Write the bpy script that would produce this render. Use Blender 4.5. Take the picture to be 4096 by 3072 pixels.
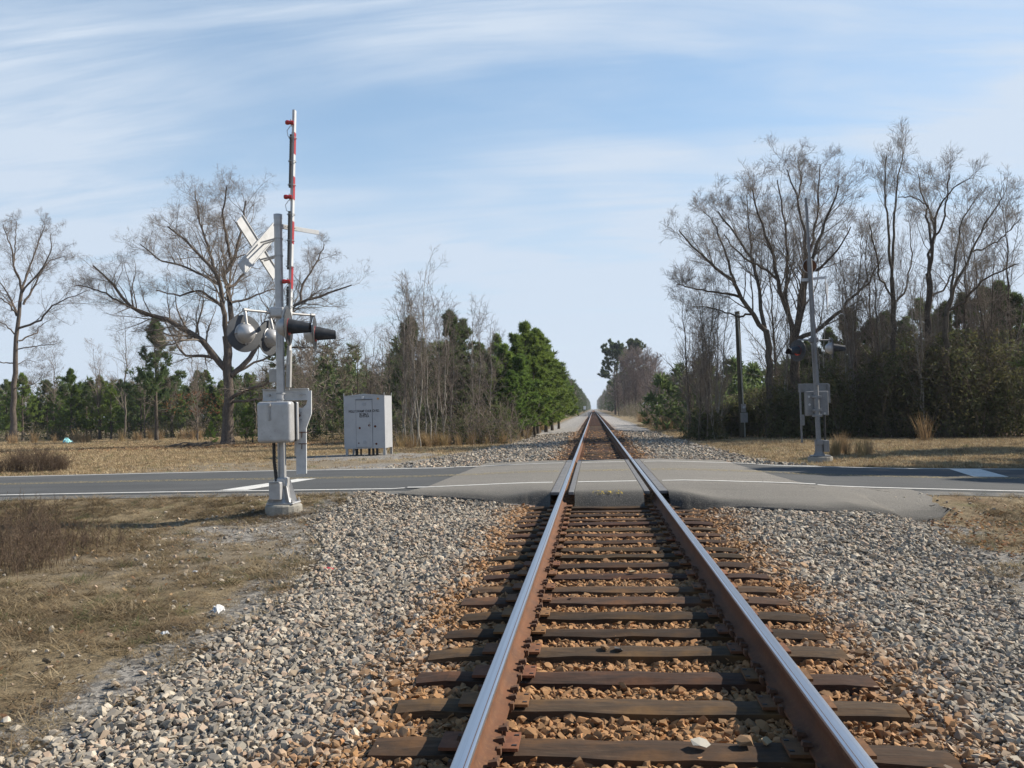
import bpy, bmesh, math, random
import numpy as np
from mathutils import Vector, Matrix

rng = np.random.default_rng(20230208)
R = math.radians
for o in list(bpy.data.objects):
    bpy.data.objects.remove(o)
scene = bpy.context.scene
COL = scene.collection

# ------------------------------------------------------------------ camera
FPX, CAMX, CAMZ, ROLL = 3360.0, -0.213, 1.335, 0.028      # focal length in photo pixels, eye 1.335 m above rail top
_f = np.array([2373.0 - 2048, -(1635.0 - 1536), -FPX]); _f /= np.linalg.norm(_f)
_u = np.array([-ROLL, 1, 0.0]); _u -= _f * _u.dot(_f); _u /= np.linalg.norm(_u)
_r = np.cross(_f, _u)
CM = np.array([_r, _f, _u])                               # camera vectors -> world (x right, y along the track, z up)
CP = np.array([CAMX, 0.0, CAMZ])
cd = bpy.data.cameras.new('camera'); cam = bpy.data.objects.new('camera', cd); COL.objects.link(cam)
cd.sensor_width = 36; cd.lens = FPX / 4096 * 36; cd.clip_start = .05; cd.clip_end = 6000
mw = Matrix.Identity(4)
for i in range(3):
    for j in range(3):
        mw[i][j] = CM[i][j]
    mw[i][3] = CP[i]
cam.matrix_world = mw
scene.camera = cam

# ------------------------------------------------------------------ sky, sun, exposure
SUN_EL, SUN_AZ = 37.0, 68.0                                # azimuth measured from the track direction towards the right
world = bpy.data.worlds.new('World'); scene.world = world; world.use_nodes = True
def build_world():
    nt = world.node_tree; nt.nodes.clear(); N = nt.nodes.new; L = nt.links.new
    out = N('ShaderNodeOutputWorld'); bg = N('ShaderNodeBackground'); bg.inputs[1].default_value = .077
    sky = N('ShaderNodeTexSky'); sky.sky_type = 'NISHITA'; sky.sun_disc = False
    sky.sun_elevation = R(SUN_EL); sky.sun_rotation = R(SUN_AZ); sky.air_density = 1.0; sky.dust_density = .4; sky.ozone_density = 1.6
    tc = N('ShaderNodeTexCoord'); sep = N('ShaderNodeSeparateXYZ'); L(tc.outputs['Generated'], sep.inputs[0])
    def math_(op, a, b):
        n = N('ShaderNodeMath'); n.operation = op
        for k, v in enumerate((a, b)):
            if hasattr(v, 'links'): L(v, n.inputs[k])
            else: n.inputs[k].default_value = v
        return n.outputs[0]
    zz = math_('ADD', math_('MAXIMUM', sep.outputs[2], 0.0), .16)
    comb = N('ShaderNodeCombineXYZ'); L(math_('DIVIDE', sep.outputs[0], zz), comb.inputs[0]); L(math_('DIVIDE', sep.outputs[1], zz), comb.inputs[1])
    def noise(rot, sc, scale, detail, rough, dist):
        m = N('ShaderNodeMapping'); m.inputs['Rotation'].default_value = (0, 0, R(rot)); m.inputs['Scale'].default_value = sc
        L(comb.outputs[0], m.inputs[0])
        n = N('ShaderNodeTexNoise'); n.inputs['Scale'].default_value = scale; n.inputs['Detail'].default_value = detail
        n.inputs['Roughness'].default_value = rough; n.inputs['Distortion'].default_value = dist
        L(m.outputs[0], n.inputs['Vector']); return n.outputs[0]
    def ramp(v, a, b):
        n = N('ShaderNodeMapRange'); n.interpolation_type = 'SMOOTHSTEP'; n.inputs[1].default_value = a; n.inputs[2].default_value = b
        L(v, n.inputs[0]); return n.outputs[0]
    broad = ramp(noise(28, (1, 1.7, 1), .55, 4, .5, .4), .30, .62)
    streak = ramp(noise(34, (.55, 3.2, 1), 1.1, 7, .58, .9), .30, .75)
    fine = noise(30, (1, 5, 1), 2.6, 6, .6, .5)
    amt = math_('MULTIPLY', broad, math_('ADD', math_('MULTIPLY', streak, .62), math_('MULTIPLY', fine, .42)))
    low = ramp(sep.outputs[2], .50, .0); overhead_thin = math_('ADD', math_('MULTIPLY', ramp(sep.outputs[2], .70, .38), .95), .05)  # cloud thinned overhead, out of view, so less sky light fills the shadows
    amt = math_('ADD', math_('MULTIPLY', math_('ADD', math_('MULTIPLY', amt, 1.3), .26), overhead_thin), math_('MULTIPLY', low, .44))
    amt = math_('MINIMUM', amt, .97)
    mix = N('ShaderNodeMix'); mix.data_type = 'RGBA'; L(amt, mix.inputs[0]); mix.inputs[7].default_value = (5.15, 5.95, 7.0, 1)
    hs = N('ShaderNodeHueSaturation'); hs.inputs['Hue'].default_value = .492; hs.inputs['Saturation'].default_value = 1.32; hs.inputs['Value'].default_value = 1.28; L(sky.outputs[0], hs.inputs['Color']); L(hs.outputs[0], mix.inputs[6])
    L(mix.outputs[2], bg.inputs[0]); L(bg.outputs[0], out.inputs[0])
build_world()
sl = bpy.data.lights.new('sun', 'SUN'); sl.energy = 5.0; sl.angle = R(.5); sl.color = (1, .915, .78)
sun = bpy.data.objects.new('sun', sl); COL.objects.link(sun); sun.location = (40, 20, 40)
sdir = Vector((math.sin(R(SUN_AZ)) * math.cos(R(SUN_EL)), math.cos(R(SUN_AZ)) * math.cos(R(SUN_EL)), math.sin(R(SUN_EL))))
sun.rotation_euler = sdir.to_track_quat('Z', 'Y').to_euler()
vs = scene.view_settings
vs.view_transform = 'Standard'; vs.look = 'None'; vs.gamma = 1; vs.exposure = 0.72; vs.use_curve_mapping = False
scene.render.resolution_x = 1024; scene.render.resolution_y = 768

# ------------------------------------------------------------------ pixel helpers (a direction; the distance is always given)
def W(px, py, Y):
    d = CM @ np.array([px - 2048, -(py - 1536), -FPX]); return CP + d * (Y / d[1])
def WZ(px, py, z):
    d = CM @ np.array([px - 2048, -(py - 1536), -FPX]); return CP + d * ((z - CP[2]) / d[2])

# ------------------------------------------------------------------ object helpers
def tag(o, label=None, cat=None, group=None, kind=None):
    if label: o['label'] = label
    if cat: o['category'] = cat
    if group: o['group'] = group
    if kind: o['kind'] = kind
    return o
def thing(name, loc, label, cat, group=None, rz=0.0):
    o = bpy.data.objects.new(name, None); COL.objects.link(o); o.location = tuple(loc); o.rotation_euler = (0, 0, rz)
    o.empty_display_size = .2
    return tag(o, label, cat, group)
def origin(o):
    while o.parent is not None: o = o.parent
    return np.array(o.location)
def link_mesh(name, me, parent=None, loc=None):
    o = bpy.data.objects.new(name, me); COL.objects.link(o)
    if parent is not None: o.parent = parent
    if loc is not None: o.location = tuple(loc)
    return o
def np_mesh(name, V, Q=None, T=None, mats=(), smooth=False, mi=None):
    me = bpy.data.meshes.new(name); V = np.asarray(V, dtype=np.float32).reshape(-1, 3)
    nq = 0 if Q is None else len(Q); ntr = 0 if T is None else len(T)
    me.vertices.add(len(V)); me.vertices.foreach_set('co', V.ravel())
    li = np.concatenate([np.asarray(a, dtype=np.int32).ravel() for a in (Q, T) if a is not None and len(a)])
    me.loops.add(len(li)); me.loops.foreach_set('vertex_index', li)
    st = np.concatenate([np.arange(nq) * 4, nq * 4 + np.arange(ntr) * 3]).astype(np.int32)
    me.polygons.add(nq + ntr); me.polygons.foreach_set('loop_start', st)
    me.polygons.foreach_set('use_smooth', np.full(nq + ntr, smooth, dtype=bool))
    if mi is not None: me.polygons.foreach_set('material_index', np.asarray(mi, dtype=np.int32))
    for m in mats: me.materials.append(m)
    me.update(calc_edges=True); me.validate(); return me

class MB:
    """collects shapes in world coordinates and links them as one mesh object"""
    def __init__(s): s.V = []; s.F = []; s.M = []; s.m = 0
    def add(s, V, F):
        b = len(s.V); s.V += [tuple(v) for v in V]
        for f in F: s.F.append([b + i for i in f]); s.M.append(s.m)
        return s
    def box(s, c, size, X=None, Y=None, Z=None):
        c = np.array(c, float); X = np.array(X if X is not None else (1, 0, 0), float); Z = np.array(Z if Z is not None else (0, 0, 1), float)
        Y = np.array(Y, float) if Y is not None else np.cross(Z, X)
        h = np.array(size) / 2
        V = [c + X * (h[0] * a) + Y * (h[1] * b) + Z * (h[2] * d) for d in (-1, 1) for b in (-1, 1) for a in (-1, 1)]
        return s.add(V, [(0, 2, 3, 1), (4, 5, 7, 6), (0, 1, 5, 4), (2, 6, 7, 3), (0, 4, 6, 2), (1, 3, 7, 5)])
    def bb(s, a, b):
        a = np.array(a, float); b = np.array(b, float); return s.box((a + b) / 2, np.abs(b - a))
    def bar(s, p, q, w, h, up=(0, 0, 1)):
        p = np.array(p, float); q = np.array(q, float); d = q - p; L = np.linalg.norm(d); d /= L
        up = np.array(up, float)
        if abs(d.dot(up)) > .98: up = np.array((0, 1.0, 0))
        x = np.cross(d, up); x /= np.linalg.norm(x); z = np.cross(x, d)
        return s.box((p + q) / 2, (w, L, h), x, d, z)
    def tube(s, pts, rad, n=10, caps=True):
        pts = [np.array(p, float) for p in pts]
        if not hasattr(rad, '__len__'): rad = [rad] * len(pts)
        V = []; F = []; up = np.array((0.3, .2, 1.0)); t0 = pts[1] - pts[0]; t0 /= np.linalg.norm(t0)
        if abs(t0.dot(up)) > .95: up = np.array((1.0, .3, 0))
        for i, p in enumerate(pts):
            t = pts[min(i + 1, len(pts) - 1)] - pts[max(i - 1, 0)]; t /= np.linalg.norm(t)
            x = np.cross(t, up); x /= np.linalg.norm(x); up = np.cross(x, t)
            for k in range(n):
                a = 2 * math.pi * k / n; V.append(p + (x * math.cos(a) + up * math.sin(a)) * rad[i])
        for i in range(len(pts) - 1):
            for k in range(n):
                k2 = (k + 1) % n; F.append((i * n + k, i * n + k2, (i + 1) * n + k2, (i + 1) * n + k))
        if caps:
            F.append(tuple(range(n))[::-1]); F.append(tuple((len(pts) - 1) * n + k for k in range(n)))
        return s.add(V, F)
    def lathe(s, o, ax, prof, n=24, arc=(0, 2 * math.pi), up=(0, 0, 1)):
        o = np.array(o, float); ax = np.array(ax, float); ax /= np.linalg.norm(ax)
        up = np.array(up, float)
        if abs(ax.dot(up)) > .95: up = np.array((0, 1.0, 0))
        x = np.cross(ax, up); x /= np.linalg.norm(x); z = np.cross(x, ax)
        full = abs(arc[1] - arc[0] - 2 * math.pi) < 1e-6; m = n if full else n + 1; V = []; F = []
        for (d, r) in prof:
            for k in range(m):
                a = arc[0] + (arc[1] - arc[0]) * k / n; V.append(o + ax * d + (x * math.cos(a) + z * math.sin(a)) * r)
        for i in range(len(prof) - 1):
            for k in range(n):
                k2 = (k + 1) % m; F.append((i * m + k, i * m + k2, (i + 1) * m + k2, (i + 1) * m + k))
        return s.add(V, F)
    def prism(s, poly, depth):
        """poly: list of 3D points (planar), depth: 3D vector"""
        n = len(poly); d = np.array(depth, float); V = [np.array(p, float) for p in poly]; V += [v + d for v in V]
        F = [tuple(range(n)), tuple(range(2 * n - 1, n - 1, -1))] + [(k, n + k, n + (k + 1) % n, (k + 1) % n)[::-1] for k in range(n)]
        return s.add(V, F)
    def build(s, name, mats, parent=None, smooth=False, bevel=0, seg=2, loc=None):
        mats = mats if isinstance(mats, (list, tuple)) else [mats]
        o0 = origin(parent) if parent is not None else np.array(loc if loc is not None else (0, 0, 0), float)
        me = bpy.data.meshes.new(name); me.from_pydata([tuple(np.array(v) - o0) for v in s.V], [], s.F)
        for m in mats: me.materials.append(m)
        me.polygons.foreach_set('material_index', s.M)
        if smooth:
            me.polygons.foreach_set('use_smooth', [True] * len(me.polygons))
        bm = bmesh.new(); bm.from_mesh(me); bmesh.ops.recalc_face_normals(bm, faces=bm.faces)
        bm.to_mesh(me); bm.free()
        if smooth:
            try: me.set_sharp_from_angle(angle=R(40))
            except Exception: pass
        o = link_mesh(name, me, parent, None if parent is not None else loc)
        if bevel:
            b = o.modifiers.new('bevel', 'BEVEL'); b.width = bevel; b.segments = seg; b.limit_method = 'ANGLE'; b.angle_limit = R(40)
        return o

def copy_tree(src, parent=None):
    c = src.copy(); COL.objects.link(c); c.parent = parent
    for ch in src.children: copy_tree(ch, c)
    return c

# ------------------------------------------------------------------ materials
def mat(name, base, rough=.8, metal=0.0, var=(), bump=None, rnd=0.0, inst=None, coord='Object', spec=.4, alpha=None, trans=0.0, attr=None):
    """var: list of (colour, noise scale, lo, hi[, axis scale]); bump: (scale, strength, distance); inst: name of an instancer colour"""
    m = bpy.data.materials.new(name); m.use_nodes = True; nt = m.node_tree; N = nt.nodes.new; L = nt.links.new
    p = nt.nodes['Principled BSDF']; p.inputs['Roughness'].default_value = rough; p.inputs['Metallic'].default_value = metal
    p.inputs['Specular IOR Level'].default_value = spec
    if coord == 'World':
        g = N('ShaderNodeNewGeometry'); vec = g.outputs['Position']
    else:
        tcn = N('ShaderNodeTexCoord'); vec = tcn.outputs[coord]
    col = None
    if inst:
        a = N('ShaderNodeAttribute'); a.attribute_type = 'INSTANCER'; a.attribute_name = inst; col = a.outputs['Color']
    elif attr:
        a = N('ShaderNodeAttribute'); a.attribute_name = attr; col = a.outputs['Color']
    def cur():
        return col
    for v in var:
        c2, sc, lo, hi = v[:4]
        src = vec
        if len(v) > 4:
            mp = N('ShaderNodeMapping'); mp.inputs['Scale'].default_value = v[4]; L(vec, mp.inputs[0]); src = mp.outputs[0]
        n = N('ShaderNodeTexNoise'); n.inputs['Scale'].default_value = sc; n.inputs['Detail'].default_value = 6; n.inputs['Roughness'].default_value = .62
        L(src, n.inputs['Vector'])
        mr = N('ShaderNodeMapRange'); mr.inputs[1].default_value = lo; mr.inputs[2].default_value = hi; L(n.outputs[0], mr.inputs[0])
        mx = N('ShaderNodeMix'); mx.data_type = 'RGBA'; L(mr.outputs[0], mx.inputs[0])
        if col is None: mx.inputs[6].default_value = (*base, 1)
        else: L(col, mx.inputs[6])
        mx.inputs[7].default_value = (*c2, 1); col = mx.outputs[2]
    if rnd:
        oi = N('ShaderNodeObjectInfo'); mr = N('ShaderNodeMapRange'); mr.inputs[3].default_value = 1 - rnd; mr.inputs[4].default_value = 1 + rnd
        L(oi.outputs['Random'], mr.inputs[0])
        hs = N('ShaderNodeHueSaturation'); L(mr.outputs[0], hs.inputs['Value'])
        m2 = N('ShaderNodeMapRange'); m2.inputs[3].default_value = .5 - rnd * .04; m2.inputs[4].default_value = .5 + rnd * .06
        n3 = N('ShaderNodeMath'); n3.operation = 'FRACT'; n4 = N('ShaderNodeMath'); n4.operation = 'MULTIPLY'; n4.inputs[1].default_value = 7.31
        L(oi.outputs['Random'], n4.inputs[0]); L(n4.outputs[0], n3.inputs[0]); L(n3.outputs[0], m2.inputs[0]); L(m2.outputs[0], hs.inputs['Hue'])
        if col is None: hs.inputs['Color'].default_value = (*base, 1)
        else: L(col, hs.inputs['Color'])
        col = hs.outputs[0]
    if col is None: p.inputs['Base Color'].default_value = (*base, 1)
    else: L(col, p.inputs['Base Color'])
    if bump:
        n = N('ShaderNodeTexNoise'); n.inputs['Scale'].default_value = bump[0]; n.inputs['Detail'].default_value = 5; L(vec, n.inputs['Vector'])
        b = N('ShaderNodeBump'); b.inputs['Strength'].default_value = bump[1]; b.inputs['Distance'].default_value = bump[2]
        L(n.outputs[0], b.inputs['Height']); L(b.outputs[0], p.inputs['Normal'])
    if alpha:
        n = N('ShaderNodeTexNoise'); n.inputs['Scale'].default_value = alpha[0]; n.inputs['Detail'].default_value = 6; L(vec, n.inputs['Vector'])
        mr = N('ShaderNodeMapRange'); mr.inputs[1].default_value = alpha[1]; mr.inputs[2].default_value = alpha[2]; mr.inputs[4].default_value = alpha[3] if len(alpha) > 3 else 1
        L(n.outputs[0], mr.inputs[0]); L(mr.outputs[0], p.inputs['Alpha'])
    if trans:
        t = N('ShaderNodeBsdfTranslucent'); ms = N('ShaderNodeMixShader'); ms.inputs[0].default_value = trans
        if col is None: t.inputs[0].default_value = (*base, 1)
        else: L(col, t.inputs[0])
        L(p.outputs[0], ms.inputs[1]); L(t.outputs[0], ms.inputs[2]); L(ms.outputs[0], nt.nodes['Material Output'].inputs[0])
    return m

def stone_field_mat(name, rust):
    """gravel seen as a surface: stones from voronoi cells, relief from their distance"""
    m = bpy.data.materials.new(name); m.use_nodes = True; nt = m.node_tree; N = nt.nodes.new; L = nt.links.new
    p = nt.nodes['Principled BSDF']; p.inputs['Roughness'].default_value = .9; p.inputs['Specular IOR Level'].default_value = .2
    g = N('ShaderNodeNewGeometry'); pos = g.outputs['Position']
    v = N('ShaderNodeTexVoronoi'); v.inputs['Scale'].default_value = 20; L(pos, v.inputs['Vector'])
    sp = N('ShaderNodeSeparateColor'); L(v.outputs['Color'], sp.inputs[0])
    r = N('ShaderNodeValToRGB'); L(sp.outputs[0], r.inputs[0])
    e = r.color_ramp.elements; e[0].color = (.10, .10, .10, 1); e[1].color = (.42, .40, .37, 1)
    x = r.color_ramp.elements.new(.35); x.color = (.23, .225, .22, 1)
    x = r.color_ramp.elements.new(.7); x.color = (.33, .30, .275, 1)
    col = r.outputs[0]
    if rust:
        se = N('ShaderNodeSeparateXYZ'); L(pos, se.inputs[0]); ab = N('ShaderNodeMath'); ab.operation = 'ABSOLUTE'; L(se.outputs[0], ab.inputs[0])
        n = N('ShaderNodeTexNoise'); n.inputs['Scale'].default_value = 1.7; n.inputs['Detail'].default_value = 6; L(pos, n.inputs['Vector'])
        ad = N('ShaderNodeMath'); ad.operation = 'MULTIPLY_ADD'; ad.inputs[1].default_value = .9; L(n.outputs[0], ad.inputs[0]); L(ab.outputs[0], ad.inputs[2])
        mr = N('ShaderNodeMapRange'); mr.inputs[1].default_value = 1.35; mr.inputs[2].default_value = 2.15; mr.inputs[3].default_value = 1; mr.inputs[4].default_value = 0; L(ad.outputs[0], mr.inputs[0])
        mx = N('ShaderNodeMix'); mx.data_type = 'RGBA'; mx.blend_type = 'MULTIPLY'; L(mr.outputs[0], mx.inputs[0]); L(col, mx.inputs[6]); mx.inputs[7].default_value = (.78, .40, .17, 1)
        col = mx.outputs[2]
    L(col, p.inputs['Base Color'])
    b = N('ShaderNodeBump'); b.inputs['Strength'].default_value = 1; b.inputs['Distance'].default_value = .025; b.invert = True
    L(v.outputs['Distance'], b.inputs['Height']); L(b.outputs[0], p.inputs['Normal'])
    return m

M = {}
M['ballast_bed'] = stone_field_mat('ballast_bed', True)
M['stone'] = mat('stone', (.3, .3, .3), .88, inst='col', var=[((.16, .15, .14), 22, .45, .9)], spec=.25)
M['loose_stone'] = mat('loose_stone', (.36, .29, .2), .88, var=[((.22, .2, .18), 30, .4, .8)])
M['asphalt'] = mat('asphalt', (.068, .070, .071), .92, coord='World', var=[((.09, .09, .088), .5, .4, .75), ((.036, .036, .037), 60, .5, .8), ((.125, .12, .115), 130, .6, .85), ((.048, .049, .05), 1.1, .5, .8, (.12, 1, 1))], bump=(160, .35, .01), spec=.25)
M['shoulder'] = mat('shoulder', (.11, .11, .108), .95, coord='World', var=[((.2, .185, .16), 2.5, .4, .7), ((.06, .06, .06), 50, .5, .8)], bump=(90, .6, .012), spec=.2)
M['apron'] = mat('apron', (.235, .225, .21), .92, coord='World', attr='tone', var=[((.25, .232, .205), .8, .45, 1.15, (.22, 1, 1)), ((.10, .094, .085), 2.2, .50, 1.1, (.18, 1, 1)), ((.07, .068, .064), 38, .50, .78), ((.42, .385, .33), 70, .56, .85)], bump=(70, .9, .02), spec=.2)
M['white_line'] = mat('white_line', (.56, .55, .52), .8, coord='World', var=[((.36, .355, .34), 9, .45, .75)], alpha=(26, .24, .36, 1))
M['yellow_line'] = mat('yellow_line', (.42, .32, .12), .85, coord='World', var=[((.25, .22, .15), 6, .4, .7)], alpha=(18, .36, .60, .85))
M['yellow_letters'] = mat('yellow_letters', (.34, .25, .05), .9, alpha=(16, .42, .58, .85))
M['rail_rust'] = mat('rail_rust', (.115, .045, .018), .85, coord='World', var=[((.06, .027, .014), 5, .42, .75), ((.16, .075, .03), 40, .5, .8), ((.05, .035, .03), 1.3, .55, .8, (1, .6, 3))], bump=(70, .2, .004))
M['rail_dark'] = mat('rail_dark', (.10, .065, .05), .6, metal=.3, coord='World', var=[((.2, .19, .19), 6, .5, .8, (8, .05, 1))])
M['rail_steel'] = mat('rail_steel', (.56, .58, .62), .34, metal=1.0, coord='World', var=[((.40, .41, .45), 5, .4, .8, (14, .05, 1))])
M['tie'] = mat('tie', (.060, .034, .022), .92, rnd=.4, var=[((.030, .021, .016), 3, .35, .7, (1, 9, 9)), ((.105, .068, .045), 5, .55, .85, (.8, 16, 16)), ((.008, .006, .006), 7, .58, .66, (.35, 26, 26)), ((.125, .058, .024), 2.2, .50, .8)], bump=(14, .5, .01), spec=.2)
M['plate'] = mat('plate', (.17, .072, .03), .9, rnd=.25, var=[((.10, .045, .022), 12, .4, .7), ((.22, .11, .05), 40, .5, .8)], bump=(60, .3, .004))
M['spike'] = mat('spike', (.075, .04, .025), .85, var=[((.15, .07, .03), 30, .45, .7)])
M['rubber'] = mat('rubber', (.11, .11, .115), .75, coord='World', var=[((.19, .185, .18), 5, .4, .75), ((.06, .06, .06), 40, .5, .8)], bump=(60, .3, .004))
M['galv_shade'] = mat('galv_shade', (.185, .187, .192), .65, metal=.1, var=[((.13, .13, .135), 5, .4, .75), ((.23, .23, .23), 25, .5, .8)])  # galvanised grey darkened, the far signal's shade put into its colour
M['galv'] = mat('galv', (.35, .345, .34), .5, metal=.25, var=[((.26, .255, .25), 4, .4, .75), ((.42, .41, .40), 25, .5, .8)], bump=(120, .08, .003))
M['alu_paint'] = mat('alu_paint', (.415, .415, .42), .42, metal=.35, var=[((.29, .285, .28), 5, .4, .8), ((.20, .18, .16), 14, .62, .8)])
M['white_paint'] = mat('white_paint', (.47, .48, .49), .6, var=[((.34, .345, .35), 7, .45, .8), ((.22, .19, .16), 18, .64, .85)])
M['grey_dark'] = mat('grey_dark', (.30, .31, .32), .6, var=[((.2, .21, .22), 8, .4, .8)])
M['disc_grey'] = mat('disc_grey', (.075, .08, .09), .8, var=[((.05, .055, .06), 6, .4, .8)])
M['black_paint'] = mat('black_paint', (.022, .023, .026), .6, var=[((.06, .062, .066), 9, .45, .8)])
M['black_plastic'] = mat('black_plastic', (.018, .018, .019), .5)
M['red_lens'] = mat('red_lens', (.32, .018, .015), .2, spec=.6)
M['red_stripe'] = mat('red_stripe', (.30, .025, .03), .5, var=[((.22, .025, .025), 12, .4, .8)])
M['concrete'] = mat('concrete', (.27, .255, .22), .92, var=[((.18, .17, .15), 4, .4, .75), ((.34, .32, .29), 30, .5, .8)], bump=(50, .4, .008))
M['cabinet'] = mat('cabinet', (.35, .36, .38), .5, metal=.1, var=[((.30, .31, .33), 2, .4, .8), ((.25, .24, .23), 12, .6, .85)])
M['rust_spot'] = mat('rust_spot', (.12, .035, .015), .9, var=[((.05, .02, .012), 30, .4, .7)])
M['black_ink'] = mat('black_ink', (.02, .018, .02), .7)
M['amber'] = mat('amber', (.55, .25, .03), .3)
M['seam'] = mat('seam', (.10, .10, .11), .8)
M['pole_wood'] = mat('pole_wood', (.075, .07, .05), .92, var=[((.12, .105, .075), 3, .4, .75, (5, 5, .3)), ((.04, .045, .03), 6, .5, .8, (8, 8, .4))], bump=(30, .4, .01))
M['conduit'] = mat('conduit', (.36, .38, .36), .45, metal=.5)
M['meter_box'] = mat('meter_box', (.30, .29, .285), .6, var=[((.2, .2, .2), 8, .4, .8)])
M['glass'] = mat('glass', (.35, .38, .42), .1, spec=.8)
M['bark_grey'] = mat('bark_grey', (.135, .112, .092), .95, rnd=.18, var=[((.07, .058, .05), 3, .35, .7, (3, 3, .6)), ((.20, .175, .15), 9, .5, .8, (3, 3, .8))], bump=(14, .5, .02), spec=.1)
M['bark_pale'] = mat('bark_pale', (.30, .275, .24), .9, rnd=.2, var=[((.15, .13, .11), 3, .4, .75), ((.42, .39, .34), 9, .5, .8)], spec=.15)
M['bark_dark'] = mat('bark_dark', (.12, .098, .078), .95, rnd=.18, var=[((.045, .038, .032), 4, .35, .7, (3, 3, .7)), ((.16, .135, .11), 9, .55, .85)], spec=.1)
M['twig'] = mat('twig', (.20, .165, .135), .9, rnd=.15, var=[((.13, .105, .085), 1.5, .35, .7), ((.28, .24, .20), 6, .5, .8)], spec=.15)
M['twig_purple'] = mat('twig_purple', (.24, .185, .165), .9, rnd=.12, var=[((.16, .125, .11), .8, .35, .7)], spec=.1)
M['twig_pale'] = mat('twig_pale', (.22, .185, .155), .9, rnd=.15, var=[((.13, .11, .095), 2, .35, .7)], spec=.1)
M['needle'] = mat('needle', (.17, .235, .05), .6, rnd=.25, var=[((.10, .155, .035), 1.1, .35, .7), ((.23, .29, .06), 2.5, .55, .85)], trans=.5, spec=.35)
M['needle_dark'] = mat('needle_dark', (.115, .15, .055), .7, rnd=.3, var=[((.07, .10, .04), .8, .35, .7), ((.16, .18, .065), 2, .55, .85)], trans=.5, spec=.3)
M['leaf_dark'] = mat('leaf_dark', (.095, .10, .042), .7, rnd=.2, coord='World', var=[((.05, .06, .027), .5, .35, .7), ((.17, .14, .07), 1.3, .48, .8), ((.16, .11, .065), .35, .54, .72)], trans=.45, spec=.25)
M['leaf_brown'] = mat('leaf_brown', (.19, .085, .04), .8, var=[((.10, .05, .03), 1.5, .35, .7)], trans=.25, spec=.1)
M['straw'] = mat('straw', (.3, .22, .12), .85, inst='col', trans=.2, spec=.15)
M['sedge'] = mat('sedge', (.33, .235, .125), .85, rnd=.2, var=[((.22, .15, .08), 3, .35, .7)], trans=.25, spec=.15)
M['weed'] = mat('weed', (.16, .115, .08), .9, var=[((.09, .065, .05), 5, .35, .7)], spec=.1)
M['litter_white'] = mat('litter_white', (.46, .46, .46), .7)
M['litter_cyan'] = mat('litter_cyan', (.30, .62, .62), .6)
M['litter_red'] = mat('litter_red', (.35, .03, .04), .6)
M['sign_back'] = mat('sign_back', (.8, .8, .8), .45)

# ------------------------------------------------------------------ terrain heights (rail top is z = 0)
def sm(a, b, x):
    t = np.clip((np.asarray(x, float) - a) / (b - a), 0, 1); return t * t * (3 - 2 * t)
_N = [(rng.uniform(0, 2 * math.pi), rng.uniform(0, 2 * math.pi), rng.uniform(.4, 1.6)) for _ in range(10)]
def lump(x, y, s=1.0):
    x = np.asarray(x, float); y = np.asarray(y, float); v = 0
    for a, ph, k in _N: v = v + np.sin((x * math.cos(a) + y * math.sin(a)) * k * s + ph)
    return v / 10
RX = [-300, -60, -16, -11.5, -8.7, -5.7, -3.3, -1.5, 1.5, 3.0, 4.7, 7.2, 10, 30, 300]
RZ = [-.3, -.2, -.075, -.05, -.045, -.05, -.055, -.006, -.006, -.075, -.17, -.275, -.34, -.5, -.6]
def zr(x): return np.interp(x, RX, RZ)
def G(x, y):
    x = np.asarray(x, float); y = np.asarray(y, float)
    l = np.interp(y, [0, 13, 24, 36, 45, 56, 83, 3000], [-.36, -.33, -.30, -.33, -.48, -.54, -.68, -.7])
    r = np.interp(y, [0, 13, 25, 44, 70, 3000], [-.42, -.40, -.33, -.38, -.42, -.45]) - .02 * np.clip(x - 9, 0, 14) * sm(25, 44, y)
    near = np.interp(y, [0, 60, 120, 3000], [-.4, -.4, -.38, -.38])
    far = sm(45, 70, y) * (1 - sm(5, 14, np.abs(x)))
    z = l + (r - l) * sm(-2.5, 2.5, x)
    z = z * (1 - far) + near * far
    z = z + .03 * lump(x, y, 1.1) + .05 * lump(x + 9, y, .25) * sm(6, 30, np.abs(x) + np.abs(y - 18) * .3)
    w = sm(12.7, 14.75, y) * (1 - sm(21.6, 23.8, y))
    return z * (1 - w) + (zr(x) - .05) * w
BLy = [-3, 3.9, 4.7, 6, 7.6, 10.6, 13, 14.5, 22, 25, 27, 35, 47, 107, 900]; BLx = [-3.2, -3.08, -2.95, -2.91, -3.0, -3.74, -4.6, -4.3, -6.8, -6.8, -6.2, -5.2, -4.6, -3.9, -3.2]
BRy = [-3, 7.5, 8.4, 9.7, 11.8, 13.4, 22, 26, 37, 63, 120, 900]; BRx = [3.7, 3.4, 3.4, 3.75, 4.2, 4.0, 5.4, 4.6, 4.3, 3.95, 3.5, 3.2]
def BL(y): return np.interp(y, BLy, BLx) + .16 * lump(y * 1.7, y * .9, 1.3) + .07 * lump(y * 5, y * 3, 1.3)
def BR(y): return np.interp(y, BRy, BRx) + .18 * lump(y * 1.9 + 7, y * .7, 1.3) + .07 * lump(y * 5 + 3, y * 3, 1.3)
def inside(x, y):                                                     # >0 inside the ballast
    return np.minimum(x - BL(y), BR(y) - x)
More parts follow.
